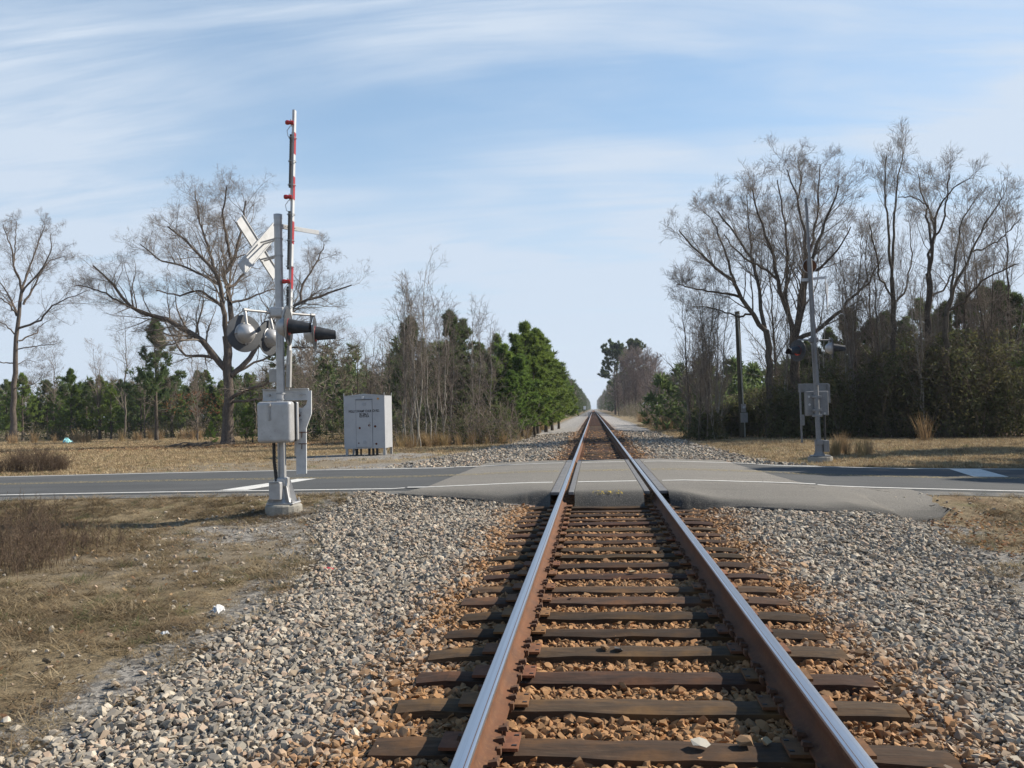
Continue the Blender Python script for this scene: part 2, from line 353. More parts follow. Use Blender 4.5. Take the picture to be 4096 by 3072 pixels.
def bed(x, y):
    x = np.asarray(x, float); y = np.asarray(y, float); a = np.abs(x)
    prof = np.interp(a, [0, 1.25, 1.5, 2.2, 3.4, 6], [-.268, -.268, -.268, -.33, -.42, -.6]) + .012 * lump(x * 2, y * 2, 2.3)
    z = np.maximum(prof, G(x, y) + .012); hp = sm(8.5, 11.8, y) * (1 - sm(14.2, 15, y)) * sm(1.3, 1.7, a)
    heap = np.where(x > 0, np.interp(x, [1.3, 3.5, 4.4], [-.205, -.21, -.40]), np.interp(-x, [1.3, 3.2, 4.3], [-.235, -.25, -.35])) + .012 * lump(x * 2, y * 2, 2.3)
    return np.where(hp > 0, np.maximum(z, z + (heap - z) * hp), z)

def spaced(dense_lo, dense_hi, step, lo, hi, grow=1.16):
    a = list(np.arange(dense_lo, dense_hi + 1e-6, step)); s = step; x = dense_hi
    while x < hi: s *= grow; x += s; a.append(min(x, hi))
    s = step; x = dense_lo
    while x > lo: s *= grow; x -= s; a.insert(0, max(x, lo))
    return np.array(a)
def grid_mesh(name, X, Y, Z, mats, smooth=True):
    n, m = X.shape; V = np.stack([X, Y, Z], -1).reshape(-1, 3)
    i = np.arange(n * m).reshape(n, m); Q = np.stack([i[:-1, :-1], i[:-1, 1:], i[1:, 1:], i[1:, :-1]], -1).reshape(-1, 4)
    return np_mesh(name, V, Q=Q, mats=mats, smooth=smooth)

def ground_material():
    m = bpy.data.materials.new('ground'); m.use_nodes = True; nt = m.node_tree; N = nt.nodes.new; L = nt.links.new
    p = nt.nodes['Principled BSDF']; p.inputs['Roughness'].default_value = .95; p.inputs['Specular IOR Level'].default_value = .12
    g = N('ShaderNodeNewGeometry'); pos = g.outputs['Position']
    def noise(sc, det=6, rough=.62, mp=None):
        src = pos
        if mp: q = N('ShaderNodeMapping'); q.inputs['Scale'].default_value = mp; L(pos, q.inputs[0]); src = q.outputs[0]
        n = N('ShaderNodeTexNoise'); n.inputs['Scale'].default_value = sc; n.inputs['Detail'].default_value = det; n.inputs['Roughness'].default_value = rough
        L(src, n.inputs['Vector']); return n.outputs[0]
    def rng_(v, a, b):
        r = N('ShaderNodeMapRange'); r.inputs[1].default_value = a; r.inputs[2].default_value = b; L(v, r.inputs[0]); return r.outputs[0]
    def mix(f, a, b):
        x = N('ShaderNodeMix'); x.data_type = 'RGBA'; L(f, x.inputs[0])
        for k, c in ((6, a), (7, b)):
            if hasattr(c, 'links'): L(c, x.inputs[k])
            else: x.inputs[k].default_value = (*c, 1)
        return x.outputs[2]
    grass = mix(rng_(noise(.45), .35, .68), (.21, .16, .095), (.14, .105, .064))
    grass = mix(rng_(noise(7), .38, .7), grass, (.31, .245, .15))
    grass = mix(rng_(noise(40, 4, .7), .42, .75), grass, (.10, .075, .045))
    grass = mix(rng_(noise(.9, 4), .58, .74), grass, (.115, .125, .05))
    grass = mix(rng_(noise(.22, 3), .60, .75), grass, (.17, .095, .055))
    a = N('ShaderNodeAttribute'); a.attribute_name = 'zone'; s = N('ShaderNodeSeparateColor'); L(a.outputs['Color'], s.inputs[0])
    sand = mix(rng_(noise(3), .35, .7), (.23, .19, .135), (.165, .135, .095)); sand = mix(rng_(noise(60, 3, .7), .5, .8), sand, (.17, .15, .12))
    v = N('ShaderNodeTexVoronoi'); v.inputs['Scale'].default_value = 26; L(pos, v.inputs['Vector']); sv = N('ShaderNodeSeparateColor'); L(v.outputs['Color'], sv.inputs[0])
    rp = N('ShaderNodeValToRGB'); L(sv.outputs[0], rp.inputs[0]); rp.color_ramp.elements[0].color = (.09, .085, .08, 1); rp.color_ramp.elements[1].color = (.33, .305, .27, 1)
    def masked(ch, lo, hi, k):
        mth = N('ShaderNodeMath'); mth.operation = 'MULTIPLY_ADD'; L(noise(k), mth.inputs[0]); mth.inputs[1].default_value = .8
        sub = N('ShaderNodeMath'); sub.operation = 'SUBTRACT'; L(s.outputs[ch], sub.inputs[0]); sub.inputs[1].default_value = .4; L(sub.outputs[0], mth.inputs[2]); return rng_(mth.outputs[0], lo, hi)
    col = mix(masked(1, .38, .6, 2.2), grass, sand)
    col = mix(masked(0, .4, .55, 3.0), col, rp.outputs[0])
    col = mix(masked(2, .4, .7, 4.0), col, mix(rng_(noise(30), .4, .7), (.085, .055, .035), (.16, .10, .06)))
    L(col, p.inputs['Base Color'])
    b = N('ShaderNodeBump'); b.inputs['Strength'].default_value = .8; b.inputs['Distance'].default_value = .05; L(noise(28, 6, .7), b.inputs['Height']); L(b.outputs[0], p.inputs['Normal'])
    return m
def build_ground():
    xs = spaced(-14, 14, .28, -1500, 1500); ys = spaced(1, 44, .28, -60, 3500)
    X, Y = np.meshgrid(xs, ys); Z = G(X, Y)
    ins = inside(X, Y); Z = Z - .22 * sm(.15, .6, ins) * (Y > -3)
    road = ((Y > 15.2) & (Y < 21.3)); Z = np.where(road, Z - .15, Z)
    me = grid_mesh('ground', X, Y, Z, [ground_material()])
    grav = np.maximum(sm(1.0, .2, np.hypot((X + 9.2) / 5.0, (Y - 32.3) / 4.2)), sm(1.2, .2, np.hypot((X + 5.5) / 4.2, (Y - 25.5) / 3.4)))
    grav = np.maximum(grav, sm(-1.3, -.1, ins) * .75 * (Y > -3)); grav = np.maximum(grav, sm(1.3, .3, np.hypot((X + 5.2) / 1.6, (Y - 12.2) / 2.2)) * .7)
    sand = np.maximum(sm(24.8, 23.2, Y) * sm(21.2, 21.6, Y) * (X < -3), sm(1.25, .35, np.hypot((X + 8.5) / 9.0, (Y - 26) / 6.0)) * .95)
    sand = np.maximum(sand, sm(1.4, .2, np.hypot((X + 5.0) / 2.8, (Y - 10.8) / 4.0)) * .72); sand = np.maximum(sand, .5 * sm(.05, .5, lump(X * .9 + 3, Y * .9, 1.5)) * (Y < 15))
    leaf = np.maximum(sm(1.4, .2, np.hypot((X + 25) / 11, (Y - 55) / 5)) * .8, sm(6, 12, X) * sm(39, 42, Y) * .95); leaf = np.maximum(leaf, sm(7, 3, np.abs(Y - 62)) * (X < -14) * .4)
    leaf = np.maximum(leaf, sm(4.0, 5.5, X) * sm(13.8, 13, Y) * .5)
    c = np.stack([grav, sand, leaf, np.ones_like(X)], -1).reshape(-1, 4).astype(np.float32)
    at = me.color_attributes.new('zone', 'FLOAT_COLOR', 'POINT'); at.data.foreach_set('color', c.ravel())
    tag(link_mesh('ground', me), kind='structure')
    ys2 = np.concatenate([spaced(0, 30, .14, -3, 30), spaced(30, 31, .3, 30, 900, 1.08)[1:]]); uu = np.linspace(0, 1, 56)
    Y2, U = np.meshgrid(ys2, uu, indexing='ij'); X2 = BL(Y2) + (BR(Y2) - BL(Y2)) * U
    tag(link_mesh('ballast_bed', grid_mesh('ballast_bed', X2, Y2, bed(X2, Y2), [M['ballast_bed']])), kind='structure')
build_ground()

Nx = [-4.4, -3.9, -3.1, -1.8, -.93, .9, 2.0, 3.0, 3.8, 4.8, 5.4, 6.0]; Ny = [15.0, 14.6, 14.2, 13.7, 13.36, 13.2, 12.6, 12.0, 12.25, 12.75, 13.6, 14.6]
def Yn(x): return np.interp(x, Nx, Ny) + .05 * lump(x * 4, x * 2, 1.5) + (.035 * lump(x * 17, x * 5, 1.5) + .03 * lump(x * 53, x * 31, 1.5)) * sm(.9, 1.5, np.abs(x))
# ------------------------------------------------------------------ road, crossing apron, painted lines
def build_road():
    root = None
    for side in (-1, 1):
        xs = spaced(3.0, 14, .4, 3.0, 300, 1.2) * side if side > 0 else -spaced(3.0, 20, .4, 3.0, 300, 1.2)
        xs = np.sort(xs); ys = np.array([15.05, 15.12, 16.2, 17.3, 18.23, 19.2, 20.3, 21.25, 21.32])
        X, Y = np.meshgrid(xs, ys); Z = zr(X) - .012 * np.abs(Y - 18.23) / 3
        edge = np.isin(Y, (15.05, 21.32)); Z = Z - .05 * edge
        Y = Y + np.where(np.abs(Y - 18.23) > 2.9, .05 * lump(X * 3, Y, 1.2), 0)
        o = link_mesh('road', grid_mesh('road', X, Y, Z, [M['asphalt']])); tag(o, kind='structure')
        if side < 0: root = o
        # crumbling shoulder between the carriageway and the verge
        xs2 = xs; V = np.linspace(0, 1, 5); A, B = np.meshgrid(xs2, V)
        for (y0, wid) in ((15.06, -.35), (21.31, .22)):
            Yv = y0 + B * (wid + .22 * lump(A * 2.1 + y0, A, 1.2) * np.sign(wid)); Zv = zr(A) - .016 - .028 * B
            tag(link_mesh('road_shoulder', grid_mesh('road_shoulder', A, Yv, Zv, [M['shoulder']])), kind='structure')
    # apron, lighter asphalt, in three strips left / between / right of the rails
    def xl(y): return np.interp(y, [13.4, 14.3, 15.44, 21, 22.6], [-4.1, -3.7, -3.36, -3.14, -3.05]) + .03 * lump(y * 4, y, 1.2)
    def xr(y): return np.interp(y, [12.6, 13.4, 14.3, 14.9, 15.3, 15.9, 21, 22.6], [4.7, 5.1, 5.2, 4.6, 3.6, 3.45, 3.1, 3.0]) + .03 * lump(y * 4 + 2, y, 1.2) + .22 * lump(y * 13, y * 7, 1.5) * sm(15.2, 14.6, y)
    for a, b, nu in ((xl, lambda y: -.94 + 0 * y, 110), (lambda y: -.55 + 0 * y, lambda y: .55 + 0 * y, 40), (lambda y: .94 + 0 * y, xr, 130)):
        v = np.concatenate([[0], np.linspace(.0025, .08, 9), np.linspace(.1, .94, 30), np.linspace(.95, 1, 6)]); u = np.linspace(0, 1, nu)
        Vv, U = np.meshgrid(v, u, indexing='ij'); Y = 13.3 + (22.45 - 13.3) * Vv
        for _ in range(6):
            X = a(Y) + (b(Y) - a(Y)) * U; y0 = Yn(X); yf = 22.45 + .07 * lump(X * 3, X, 1.5); Y = y0 + (yf - y0) * Vv
        cw = 1 - sm(1.0, 2.1, np.abs(X))
        drop = cw * (1 - sm(0, .5, Y - y0)) ** 1.4 + (1 - cw) * np.clip(1 - (Y - y0) / np.maximum(.6, 14.9 - y0), 0, 1) ** 1.1
        lipz = cw * -.27 + (1 - cw) * np.minimum(np.where(inside(X, y0) > .1, bed(X, y0), G(X, y0)) + .034 - zr(X), -.02)
        Z = zr(X) + .010 + lipz * drop - .10 * (1 - sm(0, .35, yf - Y)) + .006 * lump(X * 3, Y * 3, 2)
        Z = np.where(Y - y0 < .012, Z - .10, Z)
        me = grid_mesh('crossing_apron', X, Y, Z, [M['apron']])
        d = sm(.85, .12, Y - y0 + .16 * lump(X * 6, Y * 6, 2) + .1 * lump(X * 1.3, Y, 1)) * .88  # lip darkened: fresh unworn asphalt, plus some of its shade put into the colour
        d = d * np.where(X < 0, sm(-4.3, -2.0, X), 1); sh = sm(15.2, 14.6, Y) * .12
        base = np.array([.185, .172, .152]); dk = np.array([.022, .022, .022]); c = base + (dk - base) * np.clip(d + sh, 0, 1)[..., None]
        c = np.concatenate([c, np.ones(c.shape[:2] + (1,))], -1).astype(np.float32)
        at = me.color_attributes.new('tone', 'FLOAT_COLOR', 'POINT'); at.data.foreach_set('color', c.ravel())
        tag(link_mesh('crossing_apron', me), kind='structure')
    # lines
    def lz(x): return zr(x) + np.where((x > -3.75) & (x < 3.7), .0165, .0045) - .012 * .93 * (np.abs(x) > 3.75)
    def strip(name, xs, yc, w, m, slant=0.0, zo=0.0):
        X, B = np.meshgrid(xs, np.array([-.5, .5])); Y = yc + B * w + .012 * lump(X * 2, X, .8)
        link_mesh(name, grid_mesh(name, X, Y, lz(X) + zo, [m]), root)
    for (x0, x1) in ((-200, -3.75), (-3.7, -.99), (-.53, .53), (.99, 3.68), (3.72, 200)):
        n = max(8, int(min(x1 - x0, 60) / .35)); xs = np.linspace(x0, x1, n) if abs(x0) < 50 and abs(x1) < 50 else (-np.geomspace(3.75, 200, 60)[::-1] if x0 < 0 else np.geomspace(3.72, 200, 60))
        strip('edge_line', xs, 15.44, .13, M['white_line']); strip('edge_line', xs, 20.98, .13, M['white_line'])
        zo = .012 * .85 * (abs(x0 + x1) > 60)
        strip('centre_line', xs, 18.08, .10, M['yellow_line'], zo=zo); strip('centre_line', xs, 18.36, .10, M['yellow_line'], zo=zo)
    for pts in ([(-7.42, 15.58), (-6.86, 15.58), (-6.30, 18.0), (-6.74, 18.0)], [(7.66, 18.45), (8.36, 18.45), (8.86, 20.92), (8.16, 20.92)]):
        p = np.array(pts); t = np.linspace(0, 1, 14)[:, None]; A = p[0] + (p[3] - p[0]) * t; B = p[1] + (p[2] - p[1]) * t
        XY = np.stack([A, (A + B) / 2, B], 1); X = XY[..., 0]; Y = XY[..., 1]
        Z = zr(X) - .012 * np.abs(Y - 18.23) / 3 + .006
        link_mesh('stop_line', grid_mesh('stop_line', X, Y, Z, [M['white_line']]), root)
    return root
road = build_road()

def text_mesh(name, s, size, m, extrude=0.0, bold=.0):
    c = bpy.data.curves.new(name, 'FONT'); c.body = s; c.size = size; c.align_x = 'CENTER'; c.align_y = 'CENTER'; c.extrude = extrude; c.offset = bold; c.resolution_u = 3
    t = bpy.data.objects.new('tmp', c); me = bpy.data.meshes.new_from_object(t); bpy.data.objects.remove(t); me.name = name
    me.materials.clear(); me.materials.append(m); return me
def add_text(name, s, size, m, parent, pos, xdir, zdir, sx=1.0, bold=.0, drape=None, fit=None):
    me = text_mesh(name, s, size, m, bold=bold); x = np.array(xdir, float); z = np.array(zdir, float); P = np.array(pos, float) - origin(parent)
    co = np.empty(len(me.vertices) * 3, np.float32); me.vertices.foreach_get('co', co); co = co.reshape(-1, 3)
    if fit: sx = fit / (co[:, 0].max() - co[:, 0].min()); co[:, 0] -= (co[:, 0].max() + co[:, 0].min()) / 2
    w = P + co[:, :1] * sx * x + co[:, 1:2] * z
    if drape: w[:, 2] = drape(w[:, 0], w[:, 1])
    me.vertices.foreach_set('co', w.astype(np.float32).ravel()); me.update()
    return link_mesh(name, me, parent)

# ------------------------------------------------------------------ railway track
RAILX = .7555
def build_track():
    t = thing('railway_track', (0, 0, -.3), 'straight single railway track of two steel rails on wooden ties', 'railway track')
    prof = [(-.038, -.013), (-.033, -.004), (-.024, -.0008), (0, 0), (.018, -.0004), (.022, -.0006), (.027, -.0012), (.034, -.004), (.038, -.013), (.0385, -.034), (.011, -.050), (.009, -.092), (.012, -.135), (.032, -.157), (.074, -.168), (.076, -.181),
            (-.076, -.181), (-.074, -.168), (-.032, -.157), (-.012, -.135), (-.009, -.092), (-.011, -.050), (-.0385, -.034)]
    ys = np.concatenate([np.arange(-3, 40, 1.0), np.geomspace(40, 1400, 40)])
    for side in (-1, 1):
        b = MB(); n = len(prof); o0 = origin(t)
        P = [(-side * px + side * RAILX, pz) for px, pz in prof]      # gauge side (towards the middle) is +px
        for yv in ys: b.V += [(px, yv, pz) for px, pz in P]
        for i in range(len(ys) - 1):
            for k in range(n):
                k2 = (k + 1) % n; b.F.append([i * n + k, i * n + k2, (i + 1) * n + k2, (i + 1) * n + k])
                b.M.append(0 if k in (1, 2, 3, 5, 6, 7) else (2 if k in (0, 4) else 1))
        b.F.append(list(range(n))); b.M.append(1)
        b.build('rail', [M['rail_steel'], M['rail_rust'], M['rail_dark']], t, smooth=True)
    # ties
    tie_me = []
    for v in range(6):
        nx, L, w, h = 14, 2.58, .225, .17; bm = bmesh.new()
        bmesh.ops.create_grid(bm, x_segments=nx, y_segments=3, size=.5)
        bmesh.ops.solidify(bm, geom=bm.faces[:], thickness=.9)
        rr = random.Random(v * 7 + 1)
        zs = [q.co.z for q in bm.verts]; z0, z1 = min(zs), max(zs)
        bow = rr.uniform(-.006, .006)
        for q in bm.verts:
            top = (q.co.z - z0) / (z1 - z0); e = abs(q.co.x) * 2
            q.co = Vector((q.co.x * L + rr.uniform(-.008, .008), q.co.y * w * (1 - .06 * (abs(q.co.y) > .45) * top) + rr.uniform(-.007, .007), -h * (1 - top) + (rr.uniform(-.009, .004) - .012 * (abs(q.co.y) > .45) - .014 * (e > .98)) * top + bow * (1 - e)))
        bmesh.ops.recalc_face_normals(bm, faces=bm.faces[:]); me = bpy.data.meshes.new('crosstie'); bm.to_mesh(me); bm.free(); me.materials.append(M['tie']); tie_me.append(me)
    pb = MB(); pb.box((0, 0, .0095), (.36, .195, .015)); pb.box((-.083, 0, .021), (.012, .195, .010)); pb.box((.083, 0, .021), (.012, .195, .010))
    def raw(b, name, m, bev=0):
        me = bpy.data.meshes.new(name); me.from_pydata(b.V, [], b.F); me.materials.append(m); return me
    plate_me = raw(pb, 'tie_plate', M['plate'])
    sb = MB(); sb.box((0, 0, .018), (.016, .016, .036)); sb.add([(-.03, -.017, .030), (.018, -.019, .032), (.018, .019, .032), (-.03, .017, .030), (-.026, -.013, .046), (.012, -.014, .052), (.012, .014, .052), (-.026, .013, .046)], [(0, 3, 2, 1), (4, 5, 6, 7), (0, 1, 5, 4), (1, 2, 6, 5), (2, 3, 7, 6), (3, 0, 4, 7)])
    spike_me = raw(sb, 'spike', M['spike'])
    hb = MB(); hb.box((0, 0, .001), (.022, .014, .004)); hole_me = raw(hb, 'plate_hole', M['black_ink'])
    ab = MB(); ab.box((.066, 0, -.012), (.05, .03, .03)); ab.box((.092, 0, .003), (.018, .045, .034)); ab.box((0, 0, -.026), (.17, .022, .012)); ab.box((-.086, 0, -.008), (.016, .034, .036))
    anchor_me = raw(ab, 'rail_anchor', M['spike'])
    def sub(name, me, par, loc, rz=0, sc=1):
        o = link_mesh(name, me, par, loc); o.rotation_euler = (0, 0, rz); o.scale = (sc, sc, sc); return o
    known = [3.0, 3.49, 3.90, 4.46, 4.93, 5.43, 5.90, 6.38, 6.88, 7.32, 7.90, 8.40]
    y = 8.40; near = known[:]
    while y < 13.0: y += .49 + rng.uniform(-.03, .03); near.append(y)
    far = list(np.arange(22.75, 75, .495))
    for i, yc in enumerate([1.55, 2.03, 2.52] + near + far):
        nearby = yc < 13.2
        xo = rng.uniform(-.035, .035); rz = rng.normal(0, .016); dz = rng.uniform(-.006, .003)
        o = sub('crosstie', tie_me[i % 6], t, (xo, yc, -.2006 + .3 + dz)); o.rotation_euler = (rng.normal(0, .006), 0, rz)
        o.scale = (1 + rng.uniform(-.012, .012), rng.uniform(.94, 1.08), 1)
        for s in (-1, 1):
            # local to the tie (which is placed with the inverse of its small shift)
            p = sub('tie_plate', plate_me, o, (s * (RAILX + .012) - xo, rng.uniform(-.01, .01), -dz), -rz)
            if nearby and yc > 2.6:
                for g in (-1, 1):
                    for k in ((-1, 1) if g * s < 0 else (rng.choice([-1, 1]),)):
                        sub('spike', spike_me, o, (s * RAILX + g * .092 - xo, k * .058 + p.location.y, -dz + .002 + rng.uniform(0, .012)), (0 if g > 0 else math.pi) - rz)
                for k in (-1, 1):
                    sub('plate_hole', hole_me, o, (s * RAILX - s * .15 - xo, k * .06 + p.location.y, -dz + .0175), -rz)
                for q in ((-1, 1) if rng.random() < .8 else (1,)):
                    sub('rail_anchor', anchor_me, o, (s * RAILX - xo, q * (.135 + rng.uniform(0, .012)), .022 - dz), (0 if s < 0 else math.pi) - rz)
    # ties too far away to tell apart: one joined part
    b = MB()
    for yc in np.arange(75.4, 420, .52):
        b.box((rng.uniform(-.03, .03), yc, -.285), (2.58, .225, .17))
    o = b.build('distant_ties', M['tie'], t); o['kind'] = 'stuff'
    # rubber flangeway strips of the crossing
    for s in (-1, 1):
        for x0, x1, z in ((.80, .935, .004), (.56, .648, .003)):
            b = MB(); b.bb((s * x0, 13.62, -.045), (s * x1, 22.15, z)); b.build('flangeway_strip', M['rubber'], t, bevel=.006)
    b = MB()
    return t
track = build_track()
add_text('painted_lettering', 'CSX MAIN', .17, M['yellow_letters'], road, (-.02, 13.62, .03), (1, 0, 0), (0, 1, 0), sx=.62, bold=.004,
         drape=lambda x, y: 0 * x + .0245 - .26 * ((1 - sm(0, .5, y - (np.interp(x, [-.93, .9], [13.35, 13.2]) + .05 * lump(x * 4, x * 2, 1.5) ))) ** 1.4) * .96)

# ------------------------------------------------------------------ scattering of what nobody could count (stones, straw)
def scatter(name, pts, rot, scl, idx, col, meshes, label=None, kind='stuff'):
    me = bpy.data.meshes.new(name); n = len(pts); me.vertices.add(n); me.vertices.foreach_set('co', np.asarray(pts, np.float32).ravel())
    for nm, ty, key, arr in (('rot', 'FLOAT_VECTOR', 'vector', rot), ('scl', 'FLOAT_VECTOR', 'vector', scl), ('idx', 'INT', 'value', idx), ('col', 'FLOAT_COLOR', 'color', col)):
        a = me.attributes.new(nm, ty, 'POINT'); a.data.foreach_set(key, np.asarray(arr, np.int32 if ty == 'INT' else np.float32).ravel())
    c = bpy.data.collections.new(name + '_source')
    for k, m in enumerate(meshes): c.objects.link(bpy.data.objects.new('%s_piece_%02d' % (name, k), m))
    o = link_mesh(name, me); ng = bpy.data.node_groups.new(name, 'GeometryNodeTree')
    ng.interface.new_socket('Geometry', in_out='INPUT', socket_type='NodeSocketGeometry'); ng.interface.new_socket('Geometry', in_out='OUTPUT', socket_type='NodeSocketGeometry')
    N = ng.nodes.new; L = ng.links.new
    gi = N('NodeGroupInput'); go = N('NodeGroupOutput'); ip = N('GeometryNodeInstanceOnPoints'); ci = N('GeometryNodeCollectionInfo')
    ci.inputs['Collection'].default_value = c; ci.inputs['Separate Children'].default_value = True; ci.inputs['Reset Children'].default_value = True
    def na(nm, ty):
        q = N('GeometryNodeInputNamedAttribute'); q.data_type = ty; q.inputs[0].default_value = nm; return [s for s in q.outputs if s.enabled and s.name == 'Attribute'][0]
    L(gi.outputs[0], ip.inputs['Points']); L(ci.outputs[0], ip.inputs['Instance']); ip.inputs['Pick Instance'].default_value = True
    L(na('idx', 'INT'), ip.inputs['Instance Index']); L(na('rot', 'FLOAT_VECTOR'), ip.inputs['Rotation']); L(na('scl', 'FLOAT_VECTOR'), ip.inputs['Scale'])
    L(ip.outputs[0], go.inputs[0])
    md = o.modifiers.new('scatter', 'NODES'); md.node_group = ng
    return tag(o, label, kind=kind)
def rock_mesh(seed, n=13, flat=.72):
    r = np.random.default_rng(seed); bm = bmesh.new()
    for _ in range(n):
        v = r.normal(size=3); v /= np.linalg.norm(v); v *= r.uniform(.72, 1.0); bm.verts.new((v[0] * r.uniform(.9, 1.25), v[1], v[2] * flat))
    res = bmesh.ops.convex_hull(bm, input=bm.verts[:])
    for v in [q for q in res['geom_unused'] if isinstance(q, bmesh.types.BMVert)] + [q for q in res['geom_interior'] if isinstance(q, bmesh.types.BMVert)]:
        if v.is_valid: bm.verts.remove(v)
    bmesh.ops.recalc_face_normals(bm, faces=bm.faces[:]); me = bpy.data.meshes.new('stone'); bm.to_mesh(me); bm.free(); me.materials.append(M['stone']); return me
ROCKS = [rock_mesh(100 + k, 11 + k % 5, .55 + .06 * (k % 6)) for k in range(12)]
def stone_colours(x, y, n):
    base = np.array([[.30, .27, .23], [.21, .195, .175], [.38, .345, .29], [.12, .115, .11], [.35, .27, .21], [.46, .42, .36], [.32, .26, .195], [.26, .245, .215], [.39, .315, .25]])
    c = base[rng.choice(len(base), n, p=[.2, .14, .15, .08, .1, .07, .08, .12, .06])] * rng.uniform(.72, 1.16, (n, 1)) * np.array([1.02, .975, .91])
    rust = sm(1.85, 1.15, np.abs(x) + .35 * lump(x * 3, y * 3, 1.5) + rng.uniform(-.3, .3, n)); tint = np.array([1.0, .55, .24]) * rng.uniform(.72, 1.15, (n, 1))
    warm = np.array([.33, .185, .08]) * rng.uniform(.6, 1.25, (n, 1))
    c = c * (1 - rust[:, None]) + (c * tint * .45 + warm * .55) * rust[:, None]
    return np.concatenate([c, np.ones((n, 1))], 1)
def rand_rot(n): return np.stack([rng.uniform(-.9, .9, n), rng.uniform(-.9, .9, n), rng.uniform(0, 6.28, n)], 1)
def visible(x, y, margin=1500):
    d = np.stack([x - CAMX, y, np.full_like(x, -1.6)], -1) @ CM        # to camera axes
    px = 2048 + FPX * d[..., 0] / -d[..., 2]; py = 1536 - FPX * d[..., 1] / -d[..., 2]
    return (px > -margin) & (px < 4096 + margin) & (py < 3072 + 500)
def build_ballast():
    P = []
    for y0, y1, dens, size in ((2.0, 7.5, 2300, .0195), (7.5, 15.0, 1700, .0225), (22.3, 34, 130, .040), (34, 60, 45, .05)):
        n = int(dens * (y1 - y0) * 9.5); x = rng.uniform(-4.9, 4.9, n) if y0 < 20 else rng.uniform(-6.5, 5.5, n); y = rng.uniform(y0, y1, n)
        ins = inside(x, y) + rng.normal(0, .12, n)
        ok = (ins > 0) & visible(x, y) & ~((y < 20) & (y > Yn(x) + .03) & (x > -4.1)) & ~((y > 12.9) & (y < 15.2) & (np.abs(x) < 1.2))
        x = x[ok]; y = y[ok]; s = size * rng.lognormal(-.06, .42, len(x)).clip(.35, 2.1)
        P.append(np.stack([x, y, s], 1))
    # stones strewn beyond the ballast's edge, in the dirt and the straw
    n = 26000; x = rng.uniform(-7.5, 7, n); y = rng.uniform(3, 14.8, n); ins = inside(x, y)
    pr = .8 * np.exp(ins.clip(-9, 0) / .5) + .08; pr = np.maximum(pr, .5 * np.exp(-((x + 5.0) / 1.7) ** 2 - ((y - 12.0) / 2.6) ** 2))
    ok = (ins < .05) & (rng.random(n) < pr) & visible(x, y); s = .019 * rng.lognormal(0, .42, ok.sum()).clip(.35, 2)
    P.append(np.stack([x[ok], y[ok], s], 1))
    P = np.concatenate(P); x, y, s = P.T; n = len(P)
    z = np.where(inside(x, y) > 0, bed(x, y), G(x, y)) + rng.uniform(-.012, .014, n) * (y < 20) + .35 * s
    crib = (np.abs(x) < 1.33) & (y < 13.4); z = np.where(crib, np.minimum(z, -.212 - s * .5), z)
    scl = s[:, None] * np.stack([rng.uniform(.85, 1.35, n), rng.uniform(.8, 1.1, n), rng.uniform(.7, 1.0, n)], 1)
    scatter('ballast_stones', np.stack([x, y, z], 1), rand_rot(n), scl, rng.integers(0, 12, n), stone_colours(x, y, n), ROCKS, 'crushed grey and rust stained ballast stones around the track')
build_ballast()
def loose_stones():
    # single stones lying on the ties
    kinds = {'pale': (.40, .37, .31), 'rusty brown': (.20, .12, .06), 'dark grey': (.10, .095, .09), 'tan': (.33, .25, .15)}
    mm = {k: mat('loose_' + k.replace(' ', '_'), c, .88, var=[(tuple(v * .6 for v in c), 30, .4, .8)]) for k, c in kinds.items()}
    spots = [(.22, 3.90, .045, 'pale'), (-.18, 5.42, .04, 'rusty brown'), (-.10, 5.40, .035, 'dark grey'), (.44, 3.93, .05, 'rusty brown'), (.52, 3.95, .03, 'tan'), (.38, 3.03, .035, 'tan'), (-.42, 6.9, .035, 'rusty brown'), (.1, 7.9, .04, 'tan')]
    lab = ['pale flat stone lying alone on a dark tie', 'rusty brown stone beside a dark grey one on a tie', 'dark grey stone beside a rusty brown one on a tie', 'big rusty brown stone next to a small tan one on a tie', 'small tan stone next to a big brown one on a tie', 'tan stone lying alone on the end tie', 'small rusty brown stone alone on a tie beside the rail', 'tan stone alone on a tie well before the crossing']
    for k, (x, y, s, c) in enumerate(spots):
        me = ROCKS[k].copy(); me.materials.clear(); me.materials.append(mm[c])
        o = link_mesh('loose_stone', me, None, (x, y, -.2 + s * .42)); o.scale = (s * 1.2, s, s * .75); o.rotation_euler = (.1, .1, k * 1.3)
        tag(o, lab[k], 'stone', 'loose stones on the ties')
loose_stones()

def blades(seed, n, spread, len0, len1, el0, el1, width, bend=.3, segs=2):
    """a tuft of bent blades, two-sided triangles strips"""
    r = np.random.default_rng(seed); V = []; T = []; Q = []
    for k in range(n):
        a = r.uniform(0, 6.283); rad = spread * math.sqrt(r.random()); p = np.array([rad * math.cos(r.uniform(0, 6.283)), rad * math.sin(r.uniform(0, 6.283)), -.004])
        el = r.uniform(el0, el1); L = r.uniform(len0, len1); w = width * r.uniform(.7, 1.3); side = np.array([-math.sin(a), math.cos(a), 0]) * w / 2
        b = len(V); ds = L / segs
        for q in range(segs):
            f = 1 - .35 * q / segs; V += [p - side * f, p + side * f]
            d = np.array([math.cos(a) * math.cos(el), math.sin(a) * math.cos(el), math.sin(el)]); p = p + d * ds; el -= bend * r.uniform(.3, 1.4); a += r.uniform(-.2, .2)
        V.append(p)
        for q in range(segs - 1): Q.append((b + 2 * q, b + 2 * q + 1, b + 2 * q + 3, b + 2 * q + 2))
        T.append((b + 2 * segs - 2, b + 2 * segs - 1, b + 2 * segs))
    return np_mesh('tuft', V, Q=Q, T=T, mats=[M['straw']])
